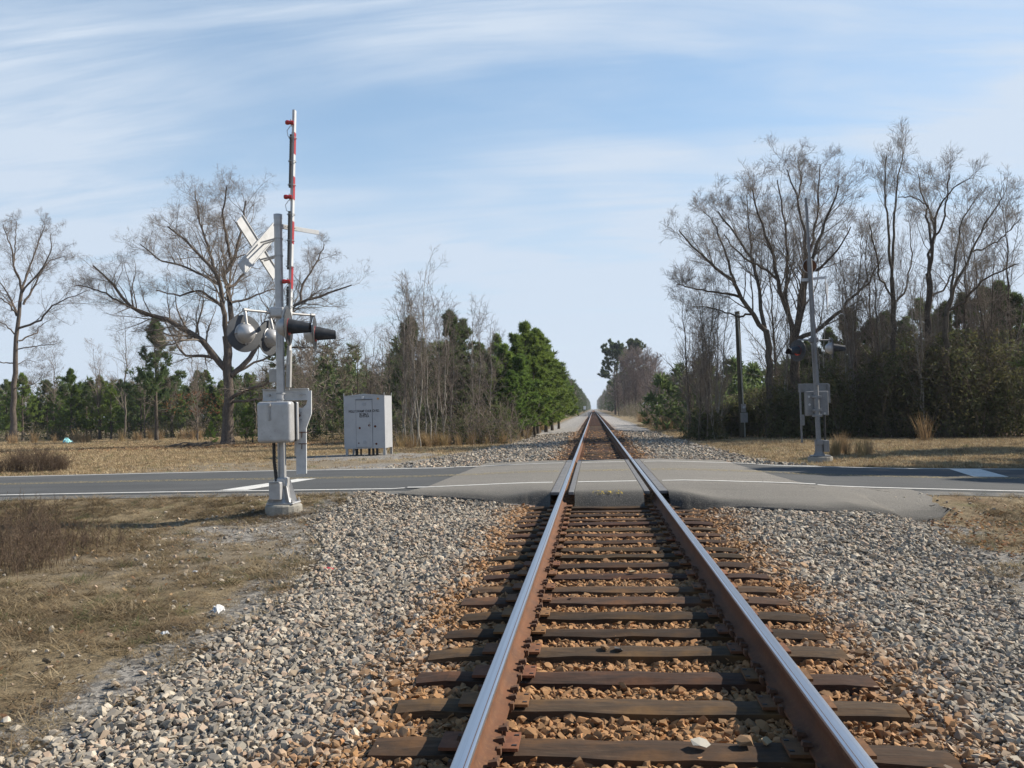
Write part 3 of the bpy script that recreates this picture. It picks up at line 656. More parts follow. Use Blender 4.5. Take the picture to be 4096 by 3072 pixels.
MAT_TUFT = [blades(k, 34, .10, .08, .24, .02, .55, .0045, .35) for k in range(7)]
LAWN_TUFT = [blades(40 + k, 26, .13, .05, .12, .2, 1.1, .008, .3) for k in range(5)]
def straw_colours(n, green=.06, bright=1.0):
    b = np.array([[.31, .235, .135], [.24, .175, .10], [.40, .315, .195], [.16, .115, .07], [.27, .19, .11], [.13, .14, .06]]); p = np.array([.3, .23, .2, .13, .14 - green / 2 + .0, green]); p /= p.sum()
    c = b[rng.choice(6, n, p=p)] * rng.uniform(.7, 1.25, (n, 1)) * bright; return np.concatenate([c, np.ones((n, 1))], 1)
def build_grass():
    # matted dead grass beside the ballast, near
    n = 60000; x = rng.uniform(-11, 9, n); y = rng.uniform(2.6, 14.9, n); ins = inside(x, y) + .22 * lump(x * 3, y * 3, 1.4)
    sandy = np.exp(-((x + 4.6) / 1.9) ** 2 - ((y - 11.2) / 3.0) ** 2)
    dens = (ins < .05) * np.interp(y, [3, 8, 15], [1, .85, .5]) * (1 - .75 * sandy) * np.clip(.55 + 1.1 * lump(x * 1.6, y * 1.6, 1.5), .08, 1)
    dens = dens * (1 - .9 * sm(.05, .5, lump(x * .9 + 3, y * .9, 1.5))) * np.interp(x, [-9, -4.2, -3], [1, .8, .6])
    dens = dens * np.where((x > 0) & (y > 12.6), np.where(x > 5.6, 1, 0), 1)
    ok = (rng.random(n) < dens) & visible(x, y, 1500); x, y = x[ok], y[ok]; n = len(x); s = rng.uniform(.6, 1.25, n) * np.interp(y, [3, 14], [.95, 1.1])
    rot = np.stack([rng.uniform(-.15, .15, n), rng.uniform(-.15, .15, n), rng.uniform(0, 6.28, n)], 1)
    scatter('dead_grass_mat', np.stack([x, y, G(x, y) + .004], 1), rot, s[:, None] * np.ones((n, 3)), rng.integers(0, 7, n), straw_colours(n, .07, .72), MAT_TUFT, 'matted tan dead grass on the verge beside the ballast')
    # mown dry grass beyond the road and far verges
    n = 90000; y = 22 + 60 * rng.random(n) ** 1.35; x = rng.uniform(-1, 1, n) * (14 + y * .75) - 4
    pad = np.maximum(np.exp(-((x + 9.2) / 4.0) ** 4 - ((y - 32.3) / 3.6) ** 4), np.exp(-((x + 5.5) / 3) ** 4 - ((y - 25.3) / 2.6) ** 4))
    sand = sm(25, 23.5, y) * .85 * (x < 0) + np.exp(-((x + 8.5) / 7.5) ** 4 - ((y - 26.5) / 4.6) ** 4) * .9
    ok = (inside(x, y) < -.1) & visible(x, y, 500) & (rng.random(n) > np.maximum(pad, sand)) & ~((x > 7) & (y > 44)) & ~((x < -3) & (y > 60) & (x > -14)); x, y = x[ok], y[ok]; n = len(x)
    s = rng.uniform(.8, 1.5, n) * np.interp(y, [22, 80], [1, 2.0]); rot = np.stack([np.zeros(n), np.zeros(n), rng.uniform(0, 6.28, n)], 1)
    scatter('dry_field_grass', np.stack([x, y, G(x, y)], 1), rot, s[:, None] * np.array([[1, 1, .9]]), rng.integers(0, 5, n), straw_colours(n, .03, 1.2), LAWN_TUFT, 'short dry tan field grass beyond the road')
    # fallen leaves on the right verge and round the oak
    lv = []
    for k in range(3):
        r = np.random.default_rng(k); V = [(-.045, -.02, 0), (.0, -.03, .012), (.05, 0, .02), (0, .03, .01), (-.045, .015, .004)]; lv.append(np_mesh('leaf', np.array(V) * r.uniform(.8, 1.2), T=[(0, 1, 4), (1, 3, 4), (1, 2, 3)], mats=[M['straw']]))
    n = 9000; x = np.concatenate([rng.uniform(4.2, 8, n // 3), rng.normal(-25, 6, n // 3), rng.uniform(-9, -3.5, n - 2 * (n // 3))]); y = np.concatenate([rng.uniform(6.5, 13.5, n // 3), rng.normal(53, 3, n // 3), rng.uniform(3.5, 14, n - 2 * (n // 3))])
    ok = (inside(x, y) < -.05) & visible(x, y, 500) & (rng.random(n) < np.where((x < 0) & (y < 20), .12, 1)); x, y = x[ok], y[ok]; n = len(x)
    c = np.array([[.28, .15, .07], [.20, .10, .05], [.36, .24, .13], [.15, .085, .05]])[rng.integers(0, 4, n)] * rng.uniform(.7, 1.2, (n, 1))
    s = rng.uniform(.5, 1.0, n) * np.where(y > 20, 2.4, np.where(x < 0, .6, .8)); rot = np.stack([rng.uniform(-.6, .6, n), rng.uniform(-.6, .6, n), rng.uniform(0, 6.28, n)], 1)
    scatter('fallen_leaves', np.stack([x, y, G(x, y) + .03], 1), rot, s[:, None] * np.ones((n, 3)), rng.integers(0, 3, n), np.concatenate([c, np.ones((n, 1))], 1), lv, 'scattered brown fallen leaves on the verges')
build_grass()

# ------------------------------------------------------------------ crossing signals
def unit(v): v = np.array(v, float); return v / np.linalg.norm(v)
def signal_light(parent, c, face, arm_top):
    """flashing light: round background, housing behind, hooded lens in front; face = horizontal facing direction"""
    c = np.array(c, float); n = unit((face[0], face[1], 0))
    b = MB(); b.lathe(c, n, [(-.006, .001), (-.006, .295), (-.002, .304), (.004, .304), (.006, .295), (.006, .001)], 40)
    b.M = [0 if k < 40 * 2 else 1 for k in range(len(b.F))]
    bg = b.build('background_disc', [M['disc_grey'], M['black_paint']], parent, smooth=True)
    b = MB(); b.lathe(c, -n, [(.004, .165), (.05, .162), (.10, .145), (.15, .112), (.185, .066), (.197, .0005)], 32)
    b.lathe(c, -n, [(.004, .172), (.03, .172), (.034, .163)], 32)
    h = b.build('lamp_housing', M['alu_paint'], bg, smooth=True)
    x = np.cross(n, (0, 0, 1))
    b = MB(); b.tube([c - n * .09 + np.array((0, 0, .14)), c - n * .05 + np.array((0, 0, .30)), arm_top], [.022, .026, .024], 10)
    b.tube([c - n * .05 - x * .165, c - n * .05 - x * .19], .018, 8); b.tube([c - n * .05 + x * .165, c - n * .05 + x * .19], .018, 8); b.tube([c - n * .06 + np.array((0, 0, -.15)), c - n * .05 + np.array((0, 0, -.18))], .014, 8)
    b.build('lamp_hanger', M['alu_paint'], bg, smooth=True)
    b = MB(); b.lathe(c, n, [(.008, .14), (.03, .125), (.045, .08), (.052, .0005)], 32); b.build('lens', M['red_lens'], bg, smooth=True)
    b = MB()
    ang = [(-.12 + 1.12 * 0) * math.pi]
    # the hood narrows forward and drops a little, open below
    for rr, flip in ((.138, 1), (.132, -1)):
        V = []; F = []; m = 22; steps = 7
        for i in range(steps):
            t = i / (steps - 1); d = .006 + .34 * t; rad = rr * (1 - .20 * t); lo = -.42 * (1 - t) - .10 * t if t > 0 else -.5
            for k in range(m + 1):
                a = -math.pi * (.28 * (1 - t) + .12 * t) + (math.pi * (1 + .56 * (1 - t) + .24 * t)) * k / m
                V.append(c + n * d + x * (math.cos(a) * rad) + np.array((0, 0, math.sin(a) * rad * (1 - .05 * t) - .045 * t)))
        for i in range(steps - 1):
            for k in range(m): F.append((i * (m + 1) + k, i * (m + 1) + k + 1, (i + 1) * (m + 1) + k + 1, (i + 1) * (m + 1) + k))
        b.add(V, F)
    b.build('hood', M['black_paint'], bg, smooth=True)
    return bg

def blade_pair(parent, c, n, L=1.2, w=.225, lower=True):
    """crossbuck: two crossed boards with stiffening lips on the back"""
    n = unit(n); x = unit(np.cross((0, 0, 1), n))
    cb = None
    for k, s in enumerate((1, -1)):
        d = unit(x * s + np.array((0, 0, 1.0))); q = unit(np.cross(n, d)); b = MB(); cc = c + n * (.012 * (1 if s > 0 else -1))
        b.box(cc, (w, L, .008), q, d, n)
        for e in (-1, 1): b.box(cc + q * e * (w / 2 - .01) - n * .014, (.016, L, .018), q, d, n)
        o = b.build('crossbuck_board' if cb else 'crossbuck', M['white_paint'], parent if cb is None else cb, bevel=.003)
        if cb is None: cb = o
    return cb

def left_signal():
    Y0 = 13.6; base = W(1131, 2045, Y0); mx, my = base[0], Y0; zg = float(G(mx, my))
    W1 = lambda x, y, Y=Y0: W(850 + .5425 * x, 400 + .5425 * y, Y)
    W2 = lambda x, y, Y=Y0: W(850 + .5425 * x, 1200 + .5425 * y, Y)
    t = thing('crossing_signal', (mx, my, zg), 'silver crossing signal with raised red and white gate arm and large grey gearbox', 'crossing signal', 'crossing signals with raised gates')
    X = lambda x: W2(x, 900)[0]
    ctop = -.115
    b = MB(); b.tube([(mx + .02, my, zg - .35), (mx + .02, my, ctop - .03), (mx + .02, my, ctop)], [.31, .30, .275], 20); b.build('concrete_base', M['concrete'], t, bevel=.012)
    b = MB(); b.tube([(mx, my, ctop - .02), (mx, my, 4.70)], .0685, 24); mast = b.build('mast', M['alu_paint'], t, smooth=True)
    b = MB(); b.lathe((mx, my, 4.66), (0, 0, 1), [(0, .0735), (.07, .0735), (.075, .07), (.085, .0005)], 24); b.build('mast_cap', M['alu_paint'], mast, smooth=True)
    for z in (4.55, 4.32, 4.03, 1.62, 1.72):
        b = MB(); b.lathe((mx, my, z), (0, 0, 1), [(-.012, .0685), (-.012, .076), (.012, .076), (.012, .0685)], 24); b.build('band_clamp', M['grey_dark'] if z < 2 else M['galv'], mast, smooth=False)
    # pedestal: flange, tapered casting, ribs, bolts
    b = MB(); b.box((mx + .02, my, ctop + .014), (.46, .40, .03)); fl = b.build('flange', M['alu_paint'], t, bevel=.05, seg=4)
    b = MB(); b.tube([(mx, my, ctop + .02), (mx, my, ctop + .10), (mx, my, ctop + .40), (mx, my, ctop + .44)], [.17, .125, .098, .095], 20); b.box((mx, my - .02, ctop + .36), (.20, .20, .14))
    b.build('pedestal', M['alu_paint'], t, bevel=.01)
    for sx in (-1, 1):
        for sy in (-1, 1):
            b = MB(); b.prism([(mx + sx * .06, my + sy * .07, ctop + .03), (mx + sx * .19, my + sy * .165, ctop + .03), (mx + sx * .10, my + sy * .09, ctop + .40), (mx + sx * .07, my + sy * .07, ctop + .40)], np.array((sy * .009, -sx * .012, 0))); b.build('rib', M['alu_paint'], fl)
            b = MB(); b.tube([(mx + .02 + sx * .2, my + sy * .165, ctop), (mx + .02 + sx * .2, my + sy * .165, ctop + .085)], .012, 8); b.tube([(mx + .02 + sx * .2, my + sy * .165, ctop + .03), (mx + .02 + sx * .2, my + sy * .165, ctop + .05)], .024, 6); b.build('anchor_bolt', M['galv'], fl)
    a = W2(412, 1345, 13.35); c = W2(495, 1478, 13.35)
    b = MB(); b.bb((a[0], 13.35, c[2]), (c[0] + .01, 13.62, a[2])); jb = b.build('junction_box', M['alu_paint'], t, bevel=.02)
    b = MB(); b.bb((a[0] + .008, 13.325, a[2] - .01), (c[0] + .0, 13.349, a[2] + .012)); b.build('box_lid', M['grey_dark'], jb, bevel=.006)
    p0 = W2(470, 1325, 13.5); p1 = W2(452, 1060, 13.45)
    b = MB(); b.tube([p0 - np.array((0, 0, .1)), p0, (p0 + p1) / 2 + np.array((-.015, 0, 0)), p1 + np.array((0, 0, .05))], .026, 10)
    for k in range(22):
        q = p0 + (p1 - p0) * (k + .5) / 22; b.tube([q - np.array((0, 0, .006)), q + np.array((0, 0, .006))], .030, 10)
    b.build('black_hose', M['black_plastic'], t, smooth=True)
    # gate mechanism gearbox in front of the mast
    a = W2(325, 752, 13.22); c = W2(578, 1052, 13.22)
    b = MB(); b.bb((a[0], 13.20, c[2]), (c[0], 13.44, a[2])); gb = b.build('gate_gearbox', M['alu_paint'], t, bevel=.055, seg=5)
    b = MB(); b.bb((a[0] + .03, 13.45, c[2] + .03), (c[0] + .035, 13.53, a[2] - .01)); b.build('gearbox_back', M['alu_paint'], gb, bevel=.02)
    b = MB(); b.bb((a[0] + .02, 13.437, c[2] + .02), (c[0] + .015, 13.452, a[2] - .005)); b.build('gasket', M['black_plastic'], gb, bevel=.01)
    h0 = W2(415, 775, 13.19); b = MB(); b.box(h0 + np.array((0, 0, -.07)), (.036, .018, .17), X=(1, 0, 0)); b.box(h0 + np.array((0, -.006, 0)), (.055, .03, .05)); b.box(h0 + np.array((0, .004, -.19)), (.026, .014, .07)); b.tube([h0 + np.array((-.025, 0, -.235)), h0 + np.array((0, 0, -.25)), h0 + np.array((.025, 0, -.235)), h0 + np.array((.02, 0, -.205))], .006, 6); b.build('latch', M['galv'], gb, bevel=.004)
    # shaft hubs on both sides and the counterweight frame
    a2 = W2(372, 660, 13.85); c2 = W2(712, 738, 13.85)
    b = MB(); b.bb((a2[0], 13.84, c2[2]), (c2[0], 13.86, a2[2])); b.bb((a2[0], 13.80, a2[2] - .012), (c2[0], 13.86, a2[2])); b.bb((a2[0], 13.80, c2[2]), (c2[0], 13.86, c2[2] + .012)); ch = b.build('counterweight_channel', M['white_paint'], t, bevel=.003)
    for k in range(2):
        b = MB(); xb = a2[0] + (.12 if k == 0 else c2[0] - a2[0] - .12); b.tube([(xb, 13.79, (a2[2] + c2[2]) / 2), (xb, 13.87, (a2[2] + c2[2]) / 2)], .02, 6); b.build('bolt', M['galv'], ch)
    YP = 13.60
    outl = [(700, 668), (728, 668), (728, 840), (690, 945), (692, 1280), (682, 1287), (617, 1287), (615, 945), (612, 795), (665, 795), (690, 770), (700, 735)]
    pl = [W2(x, y, YP) for x, y in outl]
    b = MB(); b.prism([(p[0], YP, p[2]) for p in pl], (.0, .035, 0)); sp = b.build('gate_support_arm', M['white_paint'], t, bevel=.004)
    pl = [W2(x, y, YP) for x, y in [(596, 800), (622, 800), (622, 1150), (596, 1150)]]
    b = MB(); b.prism([(p[0], YP + .05, p[2]) for p in pl], (0, .03, 0)); b.build('inner_support_arm', M['white_paint'], sp, bevel=.004)
    for x, y, s in ((640, 852, .026), (626, 830, .012), (655, 830, .012), (622, 858, .012), (655, 880, .012), (640, 888, .012), (640, 818, .012), (626, 884, .012)):
        p = W2(x, y, YP); b = MB(); b.tube([(p[0], YP + .01, p[2]), (p[0], YP - .012 - s * .5, p[2])], s, 8); b.build('hub_bolt', M['rust_spot'] if s > .02 else M['grey_dark'], sp)
    for y in (975, 1060):
        p = W2(635, y, YP); q = W2(692, y, YP); b = MB(); b.bar((p[0], YP - .008, p[2]), (q[0] + .02, YP - .008, q[2]), .012, .012); b.bar((p[0] + .06, YP - .008, p[2]), (p[0] + .055, YP - .008, p[2] - .09), .010, .010); b.build('clamp_rod', M['rust_spot'], sp)
    p = W2(590, 905, 13.6); b = MB(); b.tube([(p[0] - .12, 13.6, p[2]), (p[0] + .10, 13.6, p[2])], .10, 20); b.build('shaft_hub', M['grey_dark'], t, bevel=.01)
    # small box clamped behind the mast
    a = W2(432, 512, 13.78); c = W2(478, 608, 13.78); b = MB(); b.bb((a[0], 13.68, c[2]), (c[0] + .05, 13.86, a[2])); b.build('terminal_box', M['galv'], t, bevel=.01)
    # raised gate arm
    lo = W2(562, 640, 13.62); hi = W1(604, 76, 13.62); d = unit(hi - lo); L = np.linalg.norm(hi - lo)
    xx = unit(np.cross((0, 1, 0), d)); yy = np.array((0, 1.0, 0)); yy = unit(yy - d * yy.dot(d))
    ga0 = lo + d * .50
    b = MB(); b.box((ga0 + hi) / 2, (.042, .09, np.linalg.norm(hi - ga0)), xx, yy, d); ga = b.build('gate_arm', M['white_paint'], t, bevel=.004)
    b = MB(); b.box(lo + d * .30, (.07, .085, .62), xx, yy, d); b.box(lo + d * .0, (.03, .03, .10), xx, yy, d); b.box(lo + d * .62, (.035, .11, .5), xx, yy, d); b.build('arm_adapter', M['galv'], t, bevel=.004)
    b = MB(); b.bar(lo - d * .08, W2(690, 700, 13.72), .05, .02); b.build('arm_bracket', M['galv'], t)
    for y0, y1 in ((242, 400), (566, 735), (895, 1060), (1230, 1396)):
        p = W1(600, y0, 13.62); q = W1(600, y1, 13.62); s0 = (p[2] - lo[2]) / d[2]; s1 = (q[2] - lo[2]) / d[2]
        b = MB(); b.box(lo + d * (s0 + s1) / 2 + xx * .0225, (.003, .09, abs(s1 - s0)), xx, yy, d); b.box(lo + d * (s0 + s1) / 2 - xx * .0225, (.003, .09, abs(s1 - s0)), xx, yy, d); b.build('red_stripe', M['red_stripe'], ga)
    for x, y in ((580, 160), (565, 710), (550, 1335)):
        p = W1(x, y, 13.5); s0 = (p[2] - lo[2]) / d[2]; q = lo + d * s0 + xx * 0 - yy * .07
        b = MB(); b.lathe(q + np.array((-.075, -.02, .0)), (-1, -.25, 0), [(-.04, .028), (0, .04), (.025, .038), (.042, .026), (.047, .0005)], 16); b.lathe(q + np.array((-.03, -.01, 0)), (1, .25, 0), [(-.03, .03), (.03, .036), (.045, .03), (.05, .0005)], 16)
        al = b.build('arm_light', M['red_lens'], ga, smooth=True)
        b = MB(); b.tube([q + np.array((-.03, .0, .055)), q + np.array((-.02, 0, -.06))], .012, 8); b.tube([q + np.array((-.04, 0, -.05)), q + np.array((-.10, 0, -.13)), q + np.array((-.085, 0, -.22)), q + np.array((-.02, .03, -.27))], .006, 6); b.build('light_lead', M['galv'], al, smooth=True)
    for y0, y1 in ((248, 640), (815, 1245), (1370, 1540)):
        p = W1(588, y0, 13.5); q = W1(588, y1, 13.5); s0 = (p[2] - lo[2]) / d[2]; s1 = (q[2] - lo[2]) / d[2]
        b = MB(); P = [lo + d * s - xx * .022 - yy * .075 for s in np.linspace(s1, s0, int(abs(s0 - s1) / .02))]; b.tube(P, [.019 + .005 * (k % 2) for k in range(len(P))], 8); cq = b.build('cable_conduit', M['black_plastic'], ga, smooth=True)
        for s in np.linspace(s1 + .05, s0 - .05, 3):
            b = MB(); b.lathe(lo + d * s - yy * .05, d, [(-.006, .062), (-.006, .068), (.006, .068), (.006, .062)], 14); b.build('clip', M['grey_dark'], cq)
    # lights on two cross arms that run along the track
    zt = 2.7 + .37
    hub = np.array((mx, my, zt))
    b = MB(); b.bb((mx - .12, my - .16, zt - .085), (mx + .12, my + .16, zt + .085)); hb = b.build('arm_hub', M['alu_paint'], t, bevel=.03, seg=3)
    for px, py, Y, face in ((977, 1334, 13.08, (-.77, .64)), (1075, 1352, 14.12, (-.97, .24)), (1154, 1308, 13.05, (.985, .12)), (1260, 1336, 14.1, (.98, .2))):
        c = W(px, py, Y); top = np.array((c[0] - face[0] * .03, c[1] - face[1] * .03, zt)); signal_light(t, c, face, top)
        s = np.array((mx + (-.1 if c[0] < mx else .1), my + (-.1 if Y < my else .1), zt)); b = MB(); b.tube([s, top], .021, 10); b.tube([top - unit(top - s) * .05, top + unit(top - s) * .03], .034, 10); b.tube([s, s + unit(top - s) * .10], .034, 10); b.build('cross_arm', M['galv'], t, smooth=True)
    # crossbuck seen from behind, on two bands
    cc = W1(338, 1092, 13.78); nb = unit((-.93, .36, 0)); cb = blade_pair(t, cc, nb)
    for z in (4.32, 4.03):
        b = MB(); b.tube([(mx - .06, my - .02, z), (cc[0] + .05, cc[1] - .02, z - .015)], .014, 8); b.tube([(mx - .05, my + .07, z), (cc[0] + .06, cc[1] + .1, z - .015)], .014, 8); b.build('crossbuck_bracket', M['galv'], cb, smooth=True)
    p = np.array((mx + .05, my, 4.53)); q = W1(783, 978, 14.15); q1 = p + (q - p) * .42
    b = MB(); b.bar(p, q1, .045, .075); b.bar(q1 - unit(q - p) * .04, q, .02, .075); sb = b.build('sign_bar', M['white_paint'], t, bevel=.003)
    for k in range(5):
        w = p + (q1 - p) * (.25 + .15 * k); b = MB(); b.tube([w + np.array((.012, -.024, 0)), w + np.array((.014, -.030, 0))], .008, 6); b.build('slot', M['black_ink'], sb)
    return t
left_signal()

def right_signal():
    Y0 = 24.5; Wz = lambda x, y, Y=Y0: W(3000 + .4822 * x, 1100 + .4822 * y, Y)
    base = W(3285, 1838, Y0); mx = base[0]; zg = float(G(mx, Y0))
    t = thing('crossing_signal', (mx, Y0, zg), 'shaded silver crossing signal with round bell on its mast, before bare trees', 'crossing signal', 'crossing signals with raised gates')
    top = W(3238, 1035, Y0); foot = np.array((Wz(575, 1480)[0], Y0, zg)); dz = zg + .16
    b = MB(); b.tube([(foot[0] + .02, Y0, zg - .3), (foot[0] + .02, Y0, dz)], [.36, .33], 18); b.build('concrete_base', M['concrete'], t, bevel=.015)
    b = MB(); b.tube([foot + (0, 0, .1), top], .0685, 20); mast = b.build('mast', M['galv_shade'], t, smooth=True)
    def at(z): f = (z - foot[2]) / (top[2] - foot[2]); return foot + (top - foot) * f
    b = MB(); b.box((foot[0] + .02, Y0, dz + .02), (.50, .42, .04)); fl = b.build('flange', M['galv_shade'], t, bevel=.02)
    b = MB(); b.tube([(foot[0], Y0, dz + .03), (foot[0], Y0, dz + .12), (foot[0], Y0, dz + .46)], [.17, .12, .10], 18); b.box((foot[0], Y0 - .02, dz + .40), (.21, .2, .14)); b.build('pedestal', M['galv_shade'], t, bevel=.01)
    a = Wz(613, 1372, Y0 - .15); c = Wz(662, 1468, Y0 - .15); b = MB(); b.bb((a[0], Y0 - .15, c[2]), (c[0], Y0 + .12, a[2])); b.build('junction_box', M['galv_shade'], t, bevel=.02)
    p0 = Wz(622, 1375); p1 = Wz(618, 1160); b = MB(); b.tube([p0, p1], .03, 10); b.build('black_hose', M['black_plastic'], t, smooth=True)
    a = Wz(467, 965, Y0 + .12); c = Wz(655, 1165, Y0 + .12); b = MB(); b.bb((a[0], Y0 + .1, c[2]), (c[0], Y0 + .42, a[2])); gb = b.build('gate_gearbox', M['galv_shade'], t, bevel=.03, seg=3)
    for z0, z1 in ((1000, 1020), (1110, 1130), (1155, 1178)):
        p = at(Wz(560, (z0 + z1) / 2)[2]); b = MB(); b.box(p + (0, .03, 0), (.24, .20, .07)); b.build('mount_clamp', M['galv_shade'], gb, bevel=.012)
    for x, y in ((490, 1010), (495, 1075), (622, 1148)):
        p = Wz(x, y, Y0 + .09); b = MB(); b.tube([p, p + (0, .05, 0)], .032, 10); b.build('gearbox_bolt', M['alu_paint'], gb)
    a = Wz(436, 898, Y0 - .1); c = Wz(697, 965, Y0 - .1); b = MB(); b.bb((a[0], Y0 + .42, c[2]), (c[0], Y0 + .44, a[2])); ch = b.build('counterweight_channel', M['galv_shade'], t, bevel=.004)
    for x0, x1, y1 in ((434, 464, 1395), (672, 697, 1060)):
        a = Wz(x0, 902); c = Wz(x1, y1); b = MB(); b.bb((a[0], Y0 + .34, c[2]), (c[0], Y0 + .41, a[2])); sp = b.build('gate_support_arm', M['galv_shade'], t, bevel=.005)
        if y1 > 1200:
            a = Wz(440, 1160); c = Wz(468, 1250); b = MB(); b.bb((a[0] - .01, Y0 + .30, c[2]), (c[0] + .03, Y0 + .338, a[2])); b.build('clamp_plate', M['galv_shade'], sp)
    lo = Wz(560, 900, Y0 - .12); hi = W(3223, 792, Y0 - .12); d = unit(hi - lo); yy = unit(np.array((0, 1.0, 0)) - d * d[1]); xx = np.cross(yy, d)
    b = MB(); b.box((lo + hi) / 2 + d * .2, (.055, .10, np.linalg.norm(hi - lo) - .4), xx, yy, d); ga = b.build('gate_arm', M['galv_shade'], t, bevel=.004)
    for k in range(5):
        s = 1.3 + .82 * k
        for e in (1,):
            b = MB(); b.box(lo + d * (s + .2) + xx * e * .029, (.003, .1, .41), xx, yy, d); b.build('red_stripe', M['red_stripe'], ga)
    b = MB(); b.box(lo + d * .25, (.075, .08, .6), xx, yy, d); b.bar(lo, at(lo[2] - .1), .04, .04); b.build('arm_adapter', M['galv_shade'], t)
    z = Wz(540, 540)[2]; m = at(z)
    b = MB(); b.bb(m - (.12, .1, .07), m + (.12, .1, .07)); b.build('arm_hub', M['galv_shade'], t, bevel=.02)
    for zx, zy, Y, face in ((395, 628, Y0 - .35, (-.84, -.54)), (682, 607, Y0 + .2, (.985, -.14))):
        c = Wz(zx, zy, Y); tp = np.array((c[0] - face[0] * .03, c[1] - face[1] * .03, z)); signal_light(t, c, face, tp)
        b = MB(); b.tube([m, tp], .022, 10); b.build('cross_arm', M['galv_shade'], t, smooth=True)
    # bell, crossbuck edge-on, its bars
    c = W(3239, 1064, Y0 + .1); b = MB(); b.lathe(c + (0, .05, 0), (0, -1, 0), [(-.05, .06), (-.02, .17), (.03, .205), (.045, .205), (.05, .19), (.03, .16), (.025, .0005)], 28)
    b.M = [1 if k >= 28 * 4 else 0 for k in range(len(b.F))]; b.build('bell', [M['alu_paint'], M['rail_rust']], t, smooth=True)
    cc = W(3309, 1185, Y0 + .15); cb = blade_pair(t, cc, (.955, -.295, 0), L=1.18)
    p = at(W(3245, 1116, Y0)[2]); b = MB(); b.bar(p, (cc[0], cc[1], p[2] + .05), .02, .075); b.build('crossbuck_bracket', M['white_paint'], cb)
    a = W(3206, 1114, Y0 - .05); c = W(3237, 1124, Y0 - .05); b = MB(); b.bar((a[0], a[1], (a[2] + c[2]) / 2), (c[0] + .05, Y0, (a[2] + c[2]) / 2), .025, .085); b.build('sign_bar', M['white_paint'], t)
    return t
right_signal()

